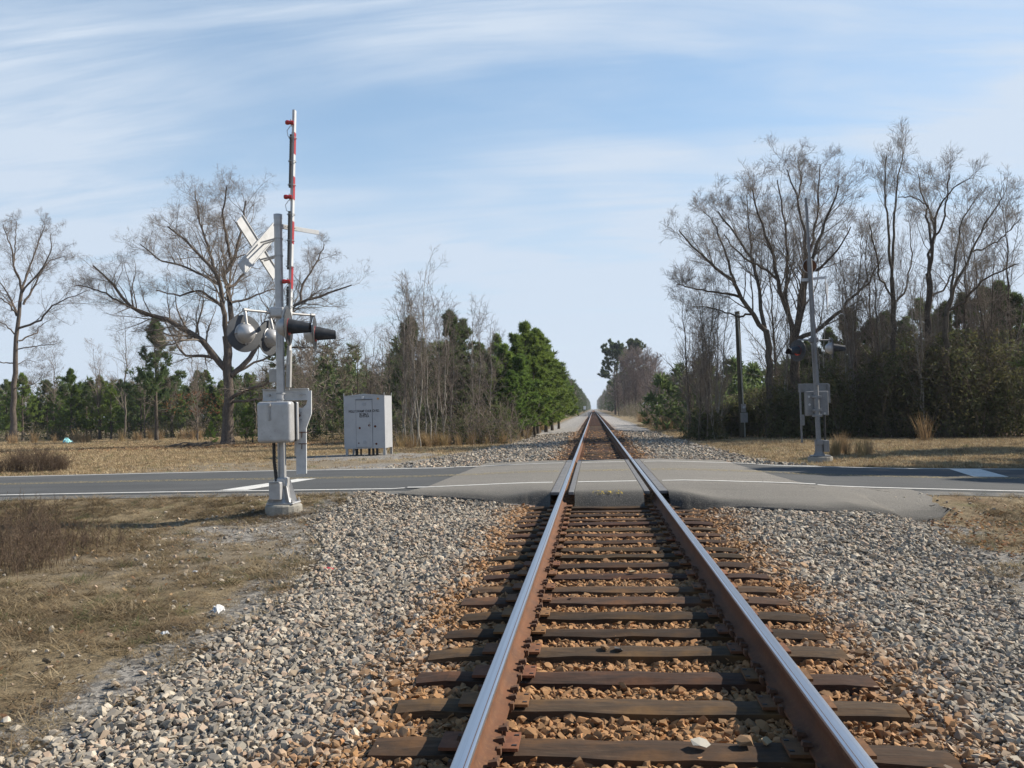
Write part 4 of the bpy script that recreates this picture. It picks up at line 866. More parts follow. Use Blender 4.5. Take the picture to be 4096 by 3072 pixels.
# ------------------------------------------------------------------ signal cabinet
def cabinet():
    Yf = 33.0; C3 = lambda x, y, Y=Yf: W(1300 + .2411 * x, 1500 + .2411 * y, Y)
    bl = C3(322, 1225); br = C3(1002, 1218); tl = C3(305, 352); pk = C3(640, 313)
    x0, x1 = bl[0], br[0]; zb = (bl[2] + br[2]) / 2; zt = zb + (tl[2] - bl[2]); D = 1.22; xc = (x0 + x1) / 2; zp = zt + .085; w = x1 - x0
    zg = float(G(xc, Yf + D / 2))
    t = thing('signal_cabinet', (xc, Yf + D / 2, zg), 'pale grey metal railway signal cabinet on short legs on gravel', 'equipment cabinet')
    b = MB(); b.bb((x0, Yf, zb), (x1, Yf + D, zt)); b.build('wall', M['cabinet'], t, bevel=.008)
    b = MB(); b.prism([(x0 - .012, Yf - .012, zt), (x1 + .012, Yf - .012, zt), (x1 + .012, Yf - .012, zt + .01), (xc, Yf - .012, zp), (x0 - .012, Yf - .012, zt + .01)], (0, D + .024, 0)); b.build('roof', M['cabinet'], t, bevel=.004)
    X = lambda zx: x0 + (zx - 312) / (990 - 312) * w
    Z = lambda zy: zt - (zy - 352) / (1220 - 352) * (zt - zb)
    dx0, dx1, dz0, dz1 = X(517), X(783), Z(1195), Z(420)
    b = MB(); b.bb((dx0 - .012, Yf - .004, dz0 - .012), (dx1 + .012, Yf - .0005, dz1 + .012)); fr = b.build('door_frame', M['seam'], t)
    b = MB(); b.bb((dx0, Yf - .022, dz0), (dx1, Yf - .0045, dz1)); door = b.build('door', M['cabinet'], t, bevel=.004)
    b = MB(); b.bb((dx0 - .02, Yf - .05, dz1 + .015), (dx1 + .02, Yf - .002, dz1 + .028)); b.build('drip_edge', M['seam'], t)
    for zy in (465, 485, 505, 1090, 1108, 1126):
        b = MB(); xx = X(655); z = Z(zy); b.prism([(xx - .07, Yf - .023, z), (xx + .07, Yf - .023, z), (xx + .07, Yf - .038, z - .018), (xx - .07, Yf - .038, z - .018)], (0, .0, -.006)); b.build('louvre', M['cabinet'], door)
    for zx, zy, r, d in ((575, 880, .045, 1), (735, 840, .048, 1), (828, 858, .048, 0), (843, 1145, .045, 0), (556, 1128, .028, 1)):
        b = MB(); yq = Yf - (.0235 if d else .001); b.lathe((X(zx), yq, Z(zy)), (0, -1, 0), [(0, r), (.008, r * .95), (.012, r * .6), (.012, .0005)], 12); b.build('rusty_lock', M['rust_spot'], door if d else t)
    b = MB(); hx, hz = X(745), Z(800); b.bb((hx - .02, Yf - .05, hz - .03), (hx + .02, Yf - .022, hz + .05)); b.bb((hx - .012, Yf - .055, hz - .20), (hx + .012, Yf - .03, hz - .06)); b.build('handle', M['galv'], door, bevel=.004)
    b = MB(); b.bb((X(637) - .05, Yf - .09, Z(405)), (X(637) + .05, Yf - .001, Z(360))); b.build('lamp', M['white_paint'], t, bevel=.015)
    b = MB(); b.lathe((X(883), Yf - .001, Z(403)), (0, -1, 0), [(0, .04), (.03, .036), (.05, .02), (.055, .0005)], 14); b.build('indicator', M['amber'], t, smooth=True)
    for xx in (x0 + .012, x1 - .012):
        for yy in (Yf + .012, Yf + D - .012):
            b = MB(); b.tube([(xx, yy, zt - .15), (xx, yy, zt + .13)], .014, 8); b.build('lifting_rod', M['galv'], t)
    for k in range(6):
        b = MB(); b.box((X(522), Yf - .024, Z(500 + 116 * k)), (.02, .012, .05)); b.build('hinge', M['galv'], door)
    for zx, y, wv, m in ((350, .05, .10, 'galv'), (418, .9, .06, 'galv'), (470, .4, .13, 'black_plastic'), (553, .3, .07, 'black_plastic'), (686, .35, .10, 'black_plastic'), (748, .4, .10, 'black_plastic'), (818, .35, .10, 'black_plastic'), (915, .8, .06, 'galv'), (1000 - 30, .06, .10, 'galv'), (1000 - 22, D - .1, .09, 'galv'), (335, D - .1, .09, 'galv')):
        xx = X(zx); z0 = float(G(xx, Yf + y)) - .05; b = MB()
        if m == 'galv': b.bb((xx - wv / 2, Yf + y - .04, z0), (xx + wv / 2, Yf + y + .04, zb + .002)); b.build('leg', M[m], t)
        else: b.tube([(xx, Yf + y, z0), (xx, Yf + y, zb + .002)], wv / 2, 12); b.build('cable_pipe', M[m], t)
    yt = Yf - .024
    for s, zy, h, za, zc, on_door in (('HOLLY', 606, .135, 396, 512, 0), ('SWAMP CHUR', 605, .135, 527, 776, 1), ('CH RD.', 603, .135, 788, 905, 0), ('SE 286.3', 656, .125, 572, 720, 1), ('631014.A', 690, .125, 574, 735, 1)):
        add_text('lettering', s, h, M['black_ink'], door if on_door else t, (X((za + zc) / 2), yt if on_door else Yf - .0055, Z(zy)), (1, 0, 0), (0, 0, 1), bold=.004, fit=X(zc) - X(za))
    return t
cabinet()

# ------------------------------------------------------------------ service pole with meter
def utility_pole():
    Y0 = 46.0; U = lambda x, y, Y=Y0: W(2650 + .3918 * x, 1200 + .3918 * y, Y)
    top = U(762, 118); bot = U(818, 1400); zg = float(G(bot[0], Y0)); bot[2] = zg
    t = thing('utility_pole', (bot[0], Y0, zg), 'dark wooden service pole with pale conduit, meter and metal box', 'utility pole')
    b = MB(); b.tube([bot - (0, 0, .4), bot, (bot + top) / 2, top], [.15, .15, .14, .125], 16); b.build('post', M['pole_wood'], t, smooth=True)
    p = lambda x, y: U(x, y, Y0 - .17)
    b = MB(); b.tube([p(768, 165), p(785, 400), p(812, 850), p(826, 1085)], .034, 10); cdt = b.build('conduit', M['conduit'], t, smooth=True)
    b = MB(); b.lathe(p(768, 160), (0, -.3, 1), [(-.08, .06), (.04, .075), (.09, .03), (.1, .0005)], 12); b.build('weatherhead', M['conduit'], cdt, smooth=True)
    a = p(800, 1062); c = p(850, 1145); b = MB(); b.bb((a[0], Y0 - .30, c[2]), (c[0], Y0 - .16, a[2])); mt = b.build('meter_socket', M['meter_box'], t, bevel=.01)
    m = (p(826, 1100)); b = MB(); b.lathe((m[0], Y0 - .30, m[2]), (0, -1, 0), [(0, .09), (.08, .088), (.11, .06), (.115, .0005)], 20); b.build('meter_glass', M['glass'], mt, smooth=True)
    a = p(794, 1152); c = p(868, 1250); b = MB(); b.bb((a[0], Y0 - .33, c[2]), (c[0], Y0 - .16, a[2])); b.build('breaker_box', M['meter_box'], t, bevel=.01)
    b = MB(); b.tube([p(838, 1250), p(842, 1330), np.array((p(842, 1400)[0], Y0 - .17, zg - .1))], .034, 10); b.build('lower_conduit', M['conduit'], t, smooth=True)
    return t
utility_pole()

# ------------------------------------------------------------------ trees
class Grow:
    """branches are kept level by level as arrays P (m, k, 3) and radii Rr (m, k)"""
    def __init__(s, seed): s.r = np.random.default_rng(seed); s.parts = {'trunk': [], 'crown': []}; s.leaves = []
    def put(s, part, P, Rr, sides): s.parts[part].append((P, Rr, sides))
    def spawn(s, P, Rr, n, t0, t1, ang, ratio, K, up=0.0, gnarl=.15, rad=.6, tip=.3, lmin=.05, lmax=9, rmin=.004, taper_t=.55):
        r = s.r; m, K0 = Rr.shape; L = np.linalg.norm(np.diff(P, axis=1), axis=2).sum(1)
        cnt = np.full(m, n) if np.isscalar(n) else np.asarray(n); ix = np.repeat(np.arange(m), cnt); N = len(ix)
        t = t0 + (t1 - t0) * r.random(N) ** .85; f = t * (K0 - 1); i = np.minimum(f.astype(int), K0 - 2); w = (f - i)[:, None]
        p = P[ix, i] * (1 - w) + P[ix, i + 1] * w; tg = P[ix, i + 1] - P[ix, i]; tg /= np.linalg.norm(tg, axis=1)[:, None] + 1e-9
        rr = Rr[ix, i] * (1 - w[:, 0]) + Rr[ix, i + 1] * w[:, 0]
        q = r.normal(size=(N, 3)); q -= tg * (q * tg).sum(1)[:, None]; q /= np.linalg.norm(q, axis=1)[:, None]
        a = ang * r.uniform(.65, 1.3, N); d = tg * np.cos(a)[:, None] + q * np.sin(a)[:, None]; d[:, 2] += up; d /= np.linalg.norm(d, axis=1)[:, None]
        ln = np.clip(L[ix] * ratio * (1 - taper_t * t) * r.uniform(.6, 1.25, N), lmin, lmax)
        out = np.empty((N, K, 3)); out[:, 0] = p; step = (ln / (K - 1))[:, None]
        for k in range(1, K):
            d = d + r.normal(size=(N, 3)) * gnarl; d[:, 2] += up * .35; d /= np.linalg.norm(d, axis=1)[:, None]; out[:, k] = out[:, k - 1] + d * step
        r0 = np.maximum(rr * rad * r.uniform(.75, 1.05, N), rmin); R2 = r0[:, None] * np.linspace(1, tip, K)[None]; R2 = np.maximum(R2, rmin * .7)
        return out, R2
    def mesh(s, part, mats):
        VV = []; QQ = []; b = 0
        for P, Rr, n in s.parts[part]:
            m, K, _ = P.shape
            if m == 0: continue
            tg = np.gradient(P, axis=1); tg /= np.linalg.norm(tg, axis=2, keepdims=True) + 1e-9
            ref = np.where(np.abs(tg[:, :1, 2:]) > .8, np.array([1.0, .2, 0]), np.array([.1, .2, 1.0])); ref = np.broadcast_to(ref, tg.shape)
            x = np.cross(tg, ref); x /= np.linalg.norm(x, axis=2, keepdims=True) + 1e-9; y = np.cross(tg, x)
            a = np.arange(n) * 2 * math.pi / n
            V = P[:, :, None] + Rr[:, :, None, None] * (x[:, :, None] * np.cos(a)[None, None, :, None] + y[:, :, None] * np.sin(a)[None, None, :, None])
            VV.append(V.reshape(-1, 3)); i = np.arange(m * K * n).reshape(m, K, n) + b; b += m * K * n; j = np.roll(i, -1, 2)
            QQ.append(np.stack([i[:, :-1], j[:, :-1], j[:, 1:], i[:, 1:]], -1).reshape(-1, 4))
        return np_mesh(part, np.concatenate(VV), Q=np.concatenate(QQ), mats=mats, smooth=True)
def resample(pts, K, noise, r):
    pts = np.array(pts, float); d = np.r_[0, np.cumsum(np.linalg.norm(np.diff(pts, axis=0), axis=1))]; t = np.linspace(0, d[-1], K)
    q = np.stack([np.interp(t, d, pts[:, k]) for k in range(3)], 1); q[1:-1] += r.normal(size=(K - 2, 3)) * noise; return q, d[-1]
def leaf_tris(C, size, r, per=1, flat=0.0):
    """small single triangles round the points C"""
    n = len(C) * per; c = np.repeat(C, per, 0); u = r.normal(size=(n, 3)); u /= np.linalg.norm(u, axis=1)[:, None]; v = r.normal(size=(n, 3)); v -= u * (u * v).sum(1)[:, None]; v /= np.linalg.norm(v, axis=1)[:, None]
    s = size * r.uniform(.6, 1.3, n)[:, None]; return np.stack([c - u * s * .5 - v * s * .3, c - u * s * .5 + v * s * .3, c + u * s * .7], 1)

def make_tree_objects(name, g, loc, label, cat, group, trunk_m, crown_m, extra=None, parent_name='tree'):
    t = thing(name, loc, label, cat, group)
    link_mesh('trunk', g.mesh('trunk', [trunk_m]), t); link_mesh('crown', g.mesh('crown', [crown_m]), t)
    return t

def guided_tree(name, limbs, Y0, fn, seed, label, cat='tree', group=None, trunk_m='bark_grey', crown_m='twig', dens=1.0, up=.12, fine=2, twig=.0042, ang=.85):
    """limbs: list of (points in a zoomed view, r0, r1, depth shift at the tip in m); the first one is the trunk"""
    g = Grow(seed); r = g.r; base = None; LP = []; LR = []; LL = []
    for k, (pts, r0, r1, dy) in enumerate(limbs):
        n = len(pts); W3 = []
        for q, (x, y) in enumerate(pts):
            d0, d1 = dy if isinstance(dy, tuple) else (0, dy); W3.append(fn(x, y, Y0 + d0 + (d1 - d0) * q / (n - 1)))
        if base is None:
            base = np.array(W3[0]); base[2] = float(G(base[0], Y0)); W3[0] = base - (0, 0, .3)
        q, L = resample([np.array(w) - base for w in W3], 14, .02 + .004 * len(pts), r); LP.append(q); LL.append(L)
        rad = np.linspace(r0, r1, 14)
        if k == 0: rad[:2] *= (1.55, 1.2)
        LR.append(rad); g.put('trunk', q[None], rad[None], 10 if r0 > .12 else 6)
    P = np.array(LP[1:]) if len(LP) > 1 else np.array(LP); Rr = np.array(LR[1:]) if len(LP) > 1 else np.array(LR); L = np.array(LL[1:] if len(LP) > 1 else LL)
    P2, R2 = g.spawn(P, Rr, np.maximum(4, (L * 2.3 * dens)).astype(int), .14, 1, ang, .46, 8, up, .15, .40, .22, 1.0, 4.2, .008); g.put('crown', P2, R2, 4)
    P3, R3 = g.spawn(P2, R2, int(6 * dens + .5), .12, 1, ang * 1.0, .55, 6, up * .7, .19, .52, .32, .45, 2.2, .0055); g.put('crown', P3, R3, 3)
    P4, R4 = g.spawn(P3, R3, int(5 * dens + .5), .12, 1, ang * 1.05, .6, 4, up * .5, .2, .6, .45, .3, 1.3, twig); g.put('crown', P4, R4, 3)
    if fine > 1:
        P5, R5 = g.spawn(P4, R4, 3, .2, 1, ang * 1.05, .6, 2, up * .3, .1, .75, .6, .2, .7, twig * .8); g.put('crown', P5, R5, 3)
    return make_tree_objects(name, g, base, label, cat, group, M[trunk_m], M[crown_m])

Z8 = lambda x, y, Y: W(200 + .7834 * x, 600 + .7834 * y, Y)
guided_tree('oak_tree', [
    ([(905, 1510), (908, 1400), (912, 1280), (914, 1150), (905, 1000), (900, 950)], .40, .27, 0),
    ([(903, 1000), (890, 830), (870, 700), (840, 620), (760, 530), (700, 470), (600, 390)], .20, .05, -3),
    ([(912, 1000), (925, 850), (905, 700), (885, 640), (930, 580), (960, 480), (990, 380), (1000, 260)], .22, .05, 2.5),
    ([(845, 625), (800, 480), (760, 350), (740, 210)], .12, .04, (-1.5, 2)), ([(930, 575), (900, 450), (880, 330), (905, 180)], .12, .04, (1, -2)),
    ([(908, 1130), (830, 1040), (760, 950), (640, 890), (560, 855), (430, 825), (380, 770), (300, 660), (220, 590)], .24, .05, -4), ([(400, 800), (300, 740), (200, 700), (130, 690)], .09, .03, (-3, -4)),
    ([(895, 1110), (850, 1070), (780, 1045), (700, 1050), (660, 1020), (630, 960), (590, 880)], .14, .04, 4),
    ([(925, 1150), (1010, 1080), (1060, 1000), (1130, 900), (1240, 800), (1320, 760), (1430, 730), (1540, 690)], .20, .045, 3), ([(1270, 785), (1290, 680), (1350, 600), (1400, 480)], .10, .035, (2, 4)),
    ([(935, 1260), (1010, 1220), (1100, 1200), (1160, 1130), (1250, 1080)], .13, .035, -4), ([(930, 1285), (1060, 1275), (1180, 1282), (1280, 1250)], .10, .03, -5),
    ([(890, 810), (840, 760), (760, 715), (640, 745), (540, 715)], .11, .035, -3.5), ([(920, 780), (990, 770), (1080, 730), (1180, 700)], .10, .03, 4),
    ([(895, 700), (940, 690), (980, 640), (1060, 560), (1120, 440)], .11, .035, 3.5), ([(870, 690), (800, 650), (700, 600), (560, 560), (460, 480)], .12, .035, 3),
    ([(930, 1150), (990, 1120), (1100, 1060), (1230, 1010), (1400, 1010), (1500, 960)], .10, .03, 5)],
    56, Z8, 11, 'big spreading bare oak standing alone in the dry field', dens=1.25)
Z1 = lambda x, y, Y: W(.6024 * x, 800 + .6024 * y, Y)
guided_tree('bare_tree', [
    ([(85, 1610), (88, 1400), (95, 1200), (110, 900), (125, 770), (145, 600)], .33, .16, 0),
    ([(143, 600), (125, 520), (90, 440), (70, 300), (20, 160)], .13, .035, -2), ([(145, 590), (170, 520), (205, 420), (240, 320), (300, 170)], .13, .035, 2),
    ([(90, 440), (100, 300), (110, 140)], .08, .03, (-1, 1)), ([(150, 610), (230, 510), (300, 430), (345, 310), (340, 220)], .12, .03, -3),
    ([(155, 695), (220, 590), (270, 480), (330, 400), (450, 370)], .12, .03, 3), ([(122, 775), (80, 680), (40, 600), (-40, 480)], .14, .03, 3), ([(110, 770), (60, 690), (0, 650), (-60, 600)], .10, .03, -3),
    ([(128, 850), (200, 825), (270, 800), (310, 740), (370, 690), (470, 650), (580, 600)], .13, .03, -3), ([(125, 935), (190, 905), (250, 880), (255, 840), (330, 800)], .10, .03, 3),
    ([(122, 990), (250, 968), (370, 955)], .07, .025, -3), ([(95, 890), (40, 830), (-30, 790)], .08, .025, 2), ([(90, 1085), (0, 1075), (-60, 1060)], .08, .025, -2), ([(105, 1100), (170, 1060), (260, 1080)], .05, .02, 2),
    ([(95, 1250), (180, 1250), (240, 1210), (300, 1150)], .06, .02, -3)],
    83, Z1, 12, 'very tall slender bare tree with straight trunk at the field edge', dens=.95, twig=.006, fine=2)
Z7 = lambda x, y, Y: W(2600 + .8438 * (x + (700 - x) * .03), 500 + .8438 * (y + max(0, 1000 - y) * .075), Y)
guided_tree('bare_tree', [
    ([(692, 1490), (688, 1300), (684, 1150), (682, 1000)], .30, .22, 0),
    ([(682, 1010), (715, 800), (735, 620), (730, 450), (700, 300), (650, 150)], .15, .03, 1.5), ([(676, 1000), (645, 860), (600, 710), (570, 560), (520, 400), (480, 250)], .14, .03, -2),
    ([(690, 1010), (720, 860), (760, 640), (830, 430), (900, 230)], .15, .03, -1.5), ([(690, 1020), (800, 975), (870, 895), (960, 810), (1050, 730), (1110, 600)], .13, .03, 2),
    ([(660, 920), (640, 780), (655, 600), (640, 420), (600, 200)], .10, .03, 3), ([(735, 620), (780, 500), (800, 330), (810, 120)], .09, .025, (1, 3)), ([(715, 780), (790, 660), (900, 560), (960, 440)], .09, .025, -3),
    ([(600, 710), (520, 640), (430, 600), (340, 480)], .07, .025, (-1, -4)), ([(700, 300), (720, 200), (700, 100)], .05, .02, 2)],
    45, Z7, 13, 'tall vase shaped bare tree rising behind the shaded crossing signal', trunk_m='bark_dark', dens=1.1, up=.17, ang=.72)
guided_tree('bare_tree', [
    ([(568, 1490), (566, 1250), (562, 1080), (545, 970)], .22, .15, 0),
    ([(545, 975), (470, 890), (420, 800), (395, 730), (300, 650), (200, 555), (120, 460)], .13, .03, -2), ([(540, 960), (515, 840), (505, 720), (480, 600), (400, 490), (310, 360)], .11, .03, 2),
    ([(415, 800), (330, 780), (220, 765), (110, 735)], .07, .02, -3), ([(505, 720), (470, 560), (460, 420), (450, 280)], .07, .02, 3), ([(470, 890), (400, 900), (300, 860), (190, 850)], .06, .02, 3),
    ([(395, 730), (340, 560), (300, 440), (260, 380)], .07, .02, -1)],
    43.5, Z7, 14, 'bare tree leaning left over the wooden service pole', trunk_m='bark_dark', dens=1.1, up=.14, ang=.65)
guided_tree('bare_tree', [
    ([(1175, 1490), (1172, 1200), (1168, 900), (1160, 700)], .17, .11, 0), ([(1160, 705), (1140, 500), (1135, 350), (1120, 200), (1135, 80)], .08, .02, -1), ([(1160, 690), (1165, 500), (1175, 300), (1190, 170), (1215, 40)], .08, .02, 1.5),
    ([(1168, 860), (1230, 760), (1260, 600), (1250, 430)], .06, .02, 3), ([(1165, 800), (1100, 700), (1080, 560), (1050, 430)], .06, .02, -3)],
    45, Z7, 15, 'tallest thin bare tree of the roadside thicket, with forked top', trunk_m='bark_dark', dens=.9, up=.28, ang=.5)
guided_tree('bare_tree', [
    ([(1335, 1490), (1340, 1200), (1338, 900), (1338, 680)], .21, .14, 0), ([(1338, 690), (1355, 600), (1365, 450), (1400, 300), (1470, 230), (1545, 190)], .09, .02, -2), ([(1340, 660), (1352, 540), (1330, 380), (1300, 230), (1290, 170)], .08, .02, 2),
    ([(1365, 450), (1340, 330), (1250, 280), (1190, 290)], .05, .02, 2), ([(1340, 800), (1420, 760), (1470, 640), (1500, 500)], .06, .02, 3), ([(1360, 520), (1420, 400), (1430, 250), (1440, 170)], .06, .02, -3)],
    44, Z7, 16, 'bare tree with knobby trunk and a crown bent to one side', trunk_m='bark_dark', dens=1.0, up=.2, ang=.6)
guided_tree('bare_tree', [
    ([(1415, 1490), (1420, 1200), (1425, 900)], .18, .13, 0), ([(1425, 910), (1470, 730), (1550, 570), (1610, 430), (1700, 290)], .09, .02, -1), ([(1425, 900), (1450, 760), (1470, 600), (1500, 420), (1580, 280)], .08, .02, 2),
    ([(1430, 870), (1520, 820), (1600, 720), (1690, 670), (1780, 630)], .08, .02, -3), ([(1550, 570), (1640, 540), (1720, 480), (1790, 400)], .05, .02, 1)],
    43, Z7, 17, 'bare multi stemmed tree fanning out towards the open road', trunk_m='bark_dark', dens=1.05, up=.2, ang=.6)

# ---- tree kinds that repeat: each kind is grown once and its thing, trunk and crown are copied
def upright_kind(seed, h, stems=1, trunk_m='bark_pale', crown_m='twig_pale', nb=34, r0=.042, spread=.55, tw=1.0):
    g = Grow(seed); r = g.r; P = []; Rr = []
    for k in range(stems):
        a = r.uniform(0, 6.28); lean = r.uniform(.02, .12) * (1 if stems > 1 else .5); hh = h * r.uniform(.8, 1.02); pts = [np.array([math.cos(a), math.sin(a), 0]) * (.12 * (stems > 1)) + np.array((0, 0, -.3))]
        for q in np.linspace(.12, 1, 8): pts.append(np.array([math.cos(a), math.sin(a), 0]) * (hh * lean * q ** 1.3) + np.array([r.normal(0, .05), r.normal(0, .05), hh * q]))
        p, L = resample(pts, 16, .02, r); P.append(p); Rr.append(np.linspace(r0 * r.uniform(.8, 1.2), .010, 16))
    P = np.array(P); Rr = np.array(Rr); g.put('trunk', P, Rr, 6)
    P2, R2 = g.spawn(P, Rr, max(14, nb // stems), .16, 1, spread, .34, 7, .10, .13, .5, .3, .35, h * .3, .007 * tw); g.put('crown', P2, R2, 4)
    P3, R3 = g.spawn(P2, R2, 8, .12, 1, .7, .5, 4, .07, .18, .6, .45, .2, 1.3, .0055 * tw); g.put('crown', P3, R3, 3)
    P4, R4 = g.spawn(P3, R3, 4, .2, 1, .75, .55, 3, .04, .2, .7, .6, .12, .6, .0042 * tw); g.put('crown', P4, R4, 3)
    t = thing('bare_tree', (0, 0, 0), 'bare tree', 'tree'); link_mesh('trunk', g.mesh('trunk', [M[trunk_m]]), t); link_mesh('crown', g.mesh('crown', [M[crown_m]]), t); return t
def needle_tris(C, D, L, w, n, r):
    """tufts: n narrow triangles fanning from each centre C round direction D"""
    m = len(C); c = np.repeat(C, n, 0); d = np.repeat(D, n, 0) + r.normal(size=(m * n, 3)) * .75; d /= np.linalg.norm(d, axis=1)[:, None]
    s = np.cross(d, r.normal(size=d.shape)); s /= np.linalg.norm(s, axis=1)[:, None]; l = L * r.uniform(.7, 1.25, (m * n, 1)); return np.stack([c - s * w / 2, c + s * w / 2, c + d * l], 1)
def pine_kind(seed, h, base=.12, wid=.30, nb=64, tufts=14, needle='needle', L=.27, w=.06, per=7, shape=.62, trunk='bark_dark', droop=0.0, flat=False):
    g = Grow(seed); r = g.r; pts = [np.array((0, 0, -.3))] + [np.array([r.normal(0, .03) * h * .12, r.normal(0, .03) * h * .12, h * q]) for q in np.linspace(.1, 1, 9)]
    p, _ = resample(pts, 16, .01, r); g.put('trunk', p[None], np.linspace(h * .016 + .03, .015, 16)[None], 8)
    t = base + (1 - base) * np.sort(r.random(nb)) ** .9; t[-3:] = (.97, .985, .995); z = t * h
    ln = h * wid * np.maximum(.10, (1 - ((t - base) / (1 - base))) ** shape) * r.uniform(.6, 1.15, nb)
    if flat: ln = h * wid * np.sin(np.clip((t - base) / (1 - base), .08, .97) * math.pi) ** .6 * r.uniform(.55, 1.15, nb)
    a = r.uniform(0, 6.28, nb); el = np.interp(t, [base, 1], [.02 - droop, .95]) + r.normal(0, .12, nb)
    K = 6; P = np.zeros((nb, K, 3)); x0 = np.stack([np.interp(z, p[:, 2], p[:, 0]), np.interp(z, p[:, 2], p[:, 1]), z], 1); P[:, 0] = x0
    for k in range(1, K):
        d = np.stack([np.cos(a) * np.cos(el), np.sin(a) * np.cos(el), np.sin(el)], 1); P[:, k] = P[:, k - 1] + d * (ln / (K - 1))[:, None]; el = el + .10 + r.normal(0, .06, nb); a = a + r.normal(0, .12, nb)
    g.put('trunk', P, np.clip(ln[:, None] * .014, .006, .05) * np.linspace(1, .3, K)[None], 4)
    P2, R2 = g.spawn(P, np.full((nb, K), .012), 4, .3, 1, .7, .42, 4, .08, .12, .7, .5, .15, 1.6, .006); g.put('trunk', P2, R2, 3)
    A = np.concatenate([P, P2[:, [0, 1, 1, 2, 2, 3]]]); A2 = A.reshape(-1, 6, 3)
    nt = max(3, tufts // 2); f = (.35 + .65 * r.random((len(A2), nt)) ** .8) * 4.999; i = f.astype(int); ww = (f - i)[..., None]; ix = np.arange(len(A2))[:, None]
    C = A2[ix, i] * (1 - ww) + A2[ix, i + 1] * ww; D = A2[ix, i + 1] - A2[ix, i]; C = C.reshape(-1, 3); D = D.reshape(-1, 3); D = D / (np.linalg.norm(D, axis=1)[:, None] + 1e-6); D[:, 2] += .35
    T = needle_tris(C + r.normal(size=C.shape) * .05, D, L, w, per, r); V = T.reshape(-1, 3)
    t = thing('pine_tree', (0, 0, 0), 'pine', 'tree'); link_mesh('trunk', g.mesh('trunk', [M[trunk]]), t); link_mesh('crown', np_mesh('crown', V, T=np.arange(len(V)).reshape(-1, 3), mats=[M[needle]]), t); return t
def place(kind, x, y, s, label, group, rz=None, sz=None, name=None, tilt=None, cat='tree'):
    o = copy_tree(kind); o.location = (x, y, float(G(x, y))); o.rotation_euler = (tilt[0] if tilt else 0, tilt[1] if tilt else 0, rng.uniform(0, 6.28) if rz is None else rz); s2 = s if sz is None else sz; o.scale = (s, s, s2)
    tag(o, label, cat, group)
    if name: o.name = name
    return o
def drop(kind):
    for c in list(kind.children): bpy.data.objects.remove(c)
    bpy.data.objects.remove(kind)

UP = [upright_kind(200, 9, 1), upright_kind(201, 9, 1, nb=34), upright_kind(202, 9, 3, nb=45), upright_kind(203, 9, 1, nb=22, spread=.6)]
UD = [upright_kind(210, 9, 1, 'bark_dark', 'twig', 30, .07, .5), upright_kind(211, 9, 2, 'bark_dark', 'twig', 44, .06, .5), upright_kind(212, 9, 1, 'bark_grey', 'twig', 30, .07, .65)]
UB = [upright_kind(220, 10, 4, 'bark_grey', 'twig_purple', 110, .09, .75, 2.6), upright_kind(221, 10, 5, 'bark_grey', 'twig_purple', 120, .09, .65, 2.6)]
PN = [pine_kind(300 + k, 7.5, .10 + .04 * (k % 2), .33 + .02 * k, 74) for k in range(4)]
PD = [pine_kind(310 + k, 7.5, .16, .32 + .03 * k, 62, needle='needle_dark') for k in range(3)]
PT = [pine_kind(320, 20, .40, .31, 62, 26, 'needle_dark', .62, .18, 9, flat=True), pine_kind(321, 20, .52, .27, 58, 26, 'needle_dark', .62, .18, 9, flat=True)]

def at_px(px, py_base, Y):
    p = W(px, py_base, Y); return p[0], Y
def height_scale(px, top, Y, h): return (W(px, top, Y)[2] - float(G(W(px, top, Y)[0], Y))) / h
# left: clump of pale slender trees beside the cabinet
GL = 'slender pale bare trees behind the signal cabinet'
for px, top, Y, k in ((1600, 1045, 43.5, 0), (1635, 1150, 44, 1), (1668, 1060, 43, 2), (1700, 1120, 44.5, 3), (1730, 1085, 43.5, 0), (1765, 1140, 44.5, 1), (1800, 1180, 45, 2), (1640, 1230, 42.5, 3), (1580, 1200, 45, 2), (1835, 1250, 46, 1)):
    x, y = at_px(px + (1700 - px) * .25, 1795, Y); o = place(UP[k], x, y, height_scale(px, top, Y, 9), 'slender pale stemmed bare tree in the clump behind the grey cabinet', GL, tilt=(0, (px - 1700) * .00035))
for px, top, Y, k in ((1888, 1150, 47, 0), (1915, 1185, 47.5, 1), (1960, 1260, 52, 1), (2020, 1270, 60, 3), (2075, 1290, 62, 3)):
    x, y = at_px(px, 1760, Y); place(UP[k], x, y, height_scale(px, top, Y, 9), 'thin pale bare tree between the tall clump and the bright green pines', 'thin bare trees before the green pines')
for px, top, Y, k in ((1430, 1330, 62, 0), (1480, 1300, 64, 1), (1530, 1330, 60, 2), (1385, 1380, 66, 1), (1330, 1420, 66, 0), (1560, 1290, 58, 0), (1255, 1400, 70, 2)):
    x, y = at_px(px, 1760, Y); place(UD[k], x, y, height_scale(px, top, Y, 9), 'grey bare tree at the wood edge between the oak and the cabinet', 'bare trees between oak and cabinet')
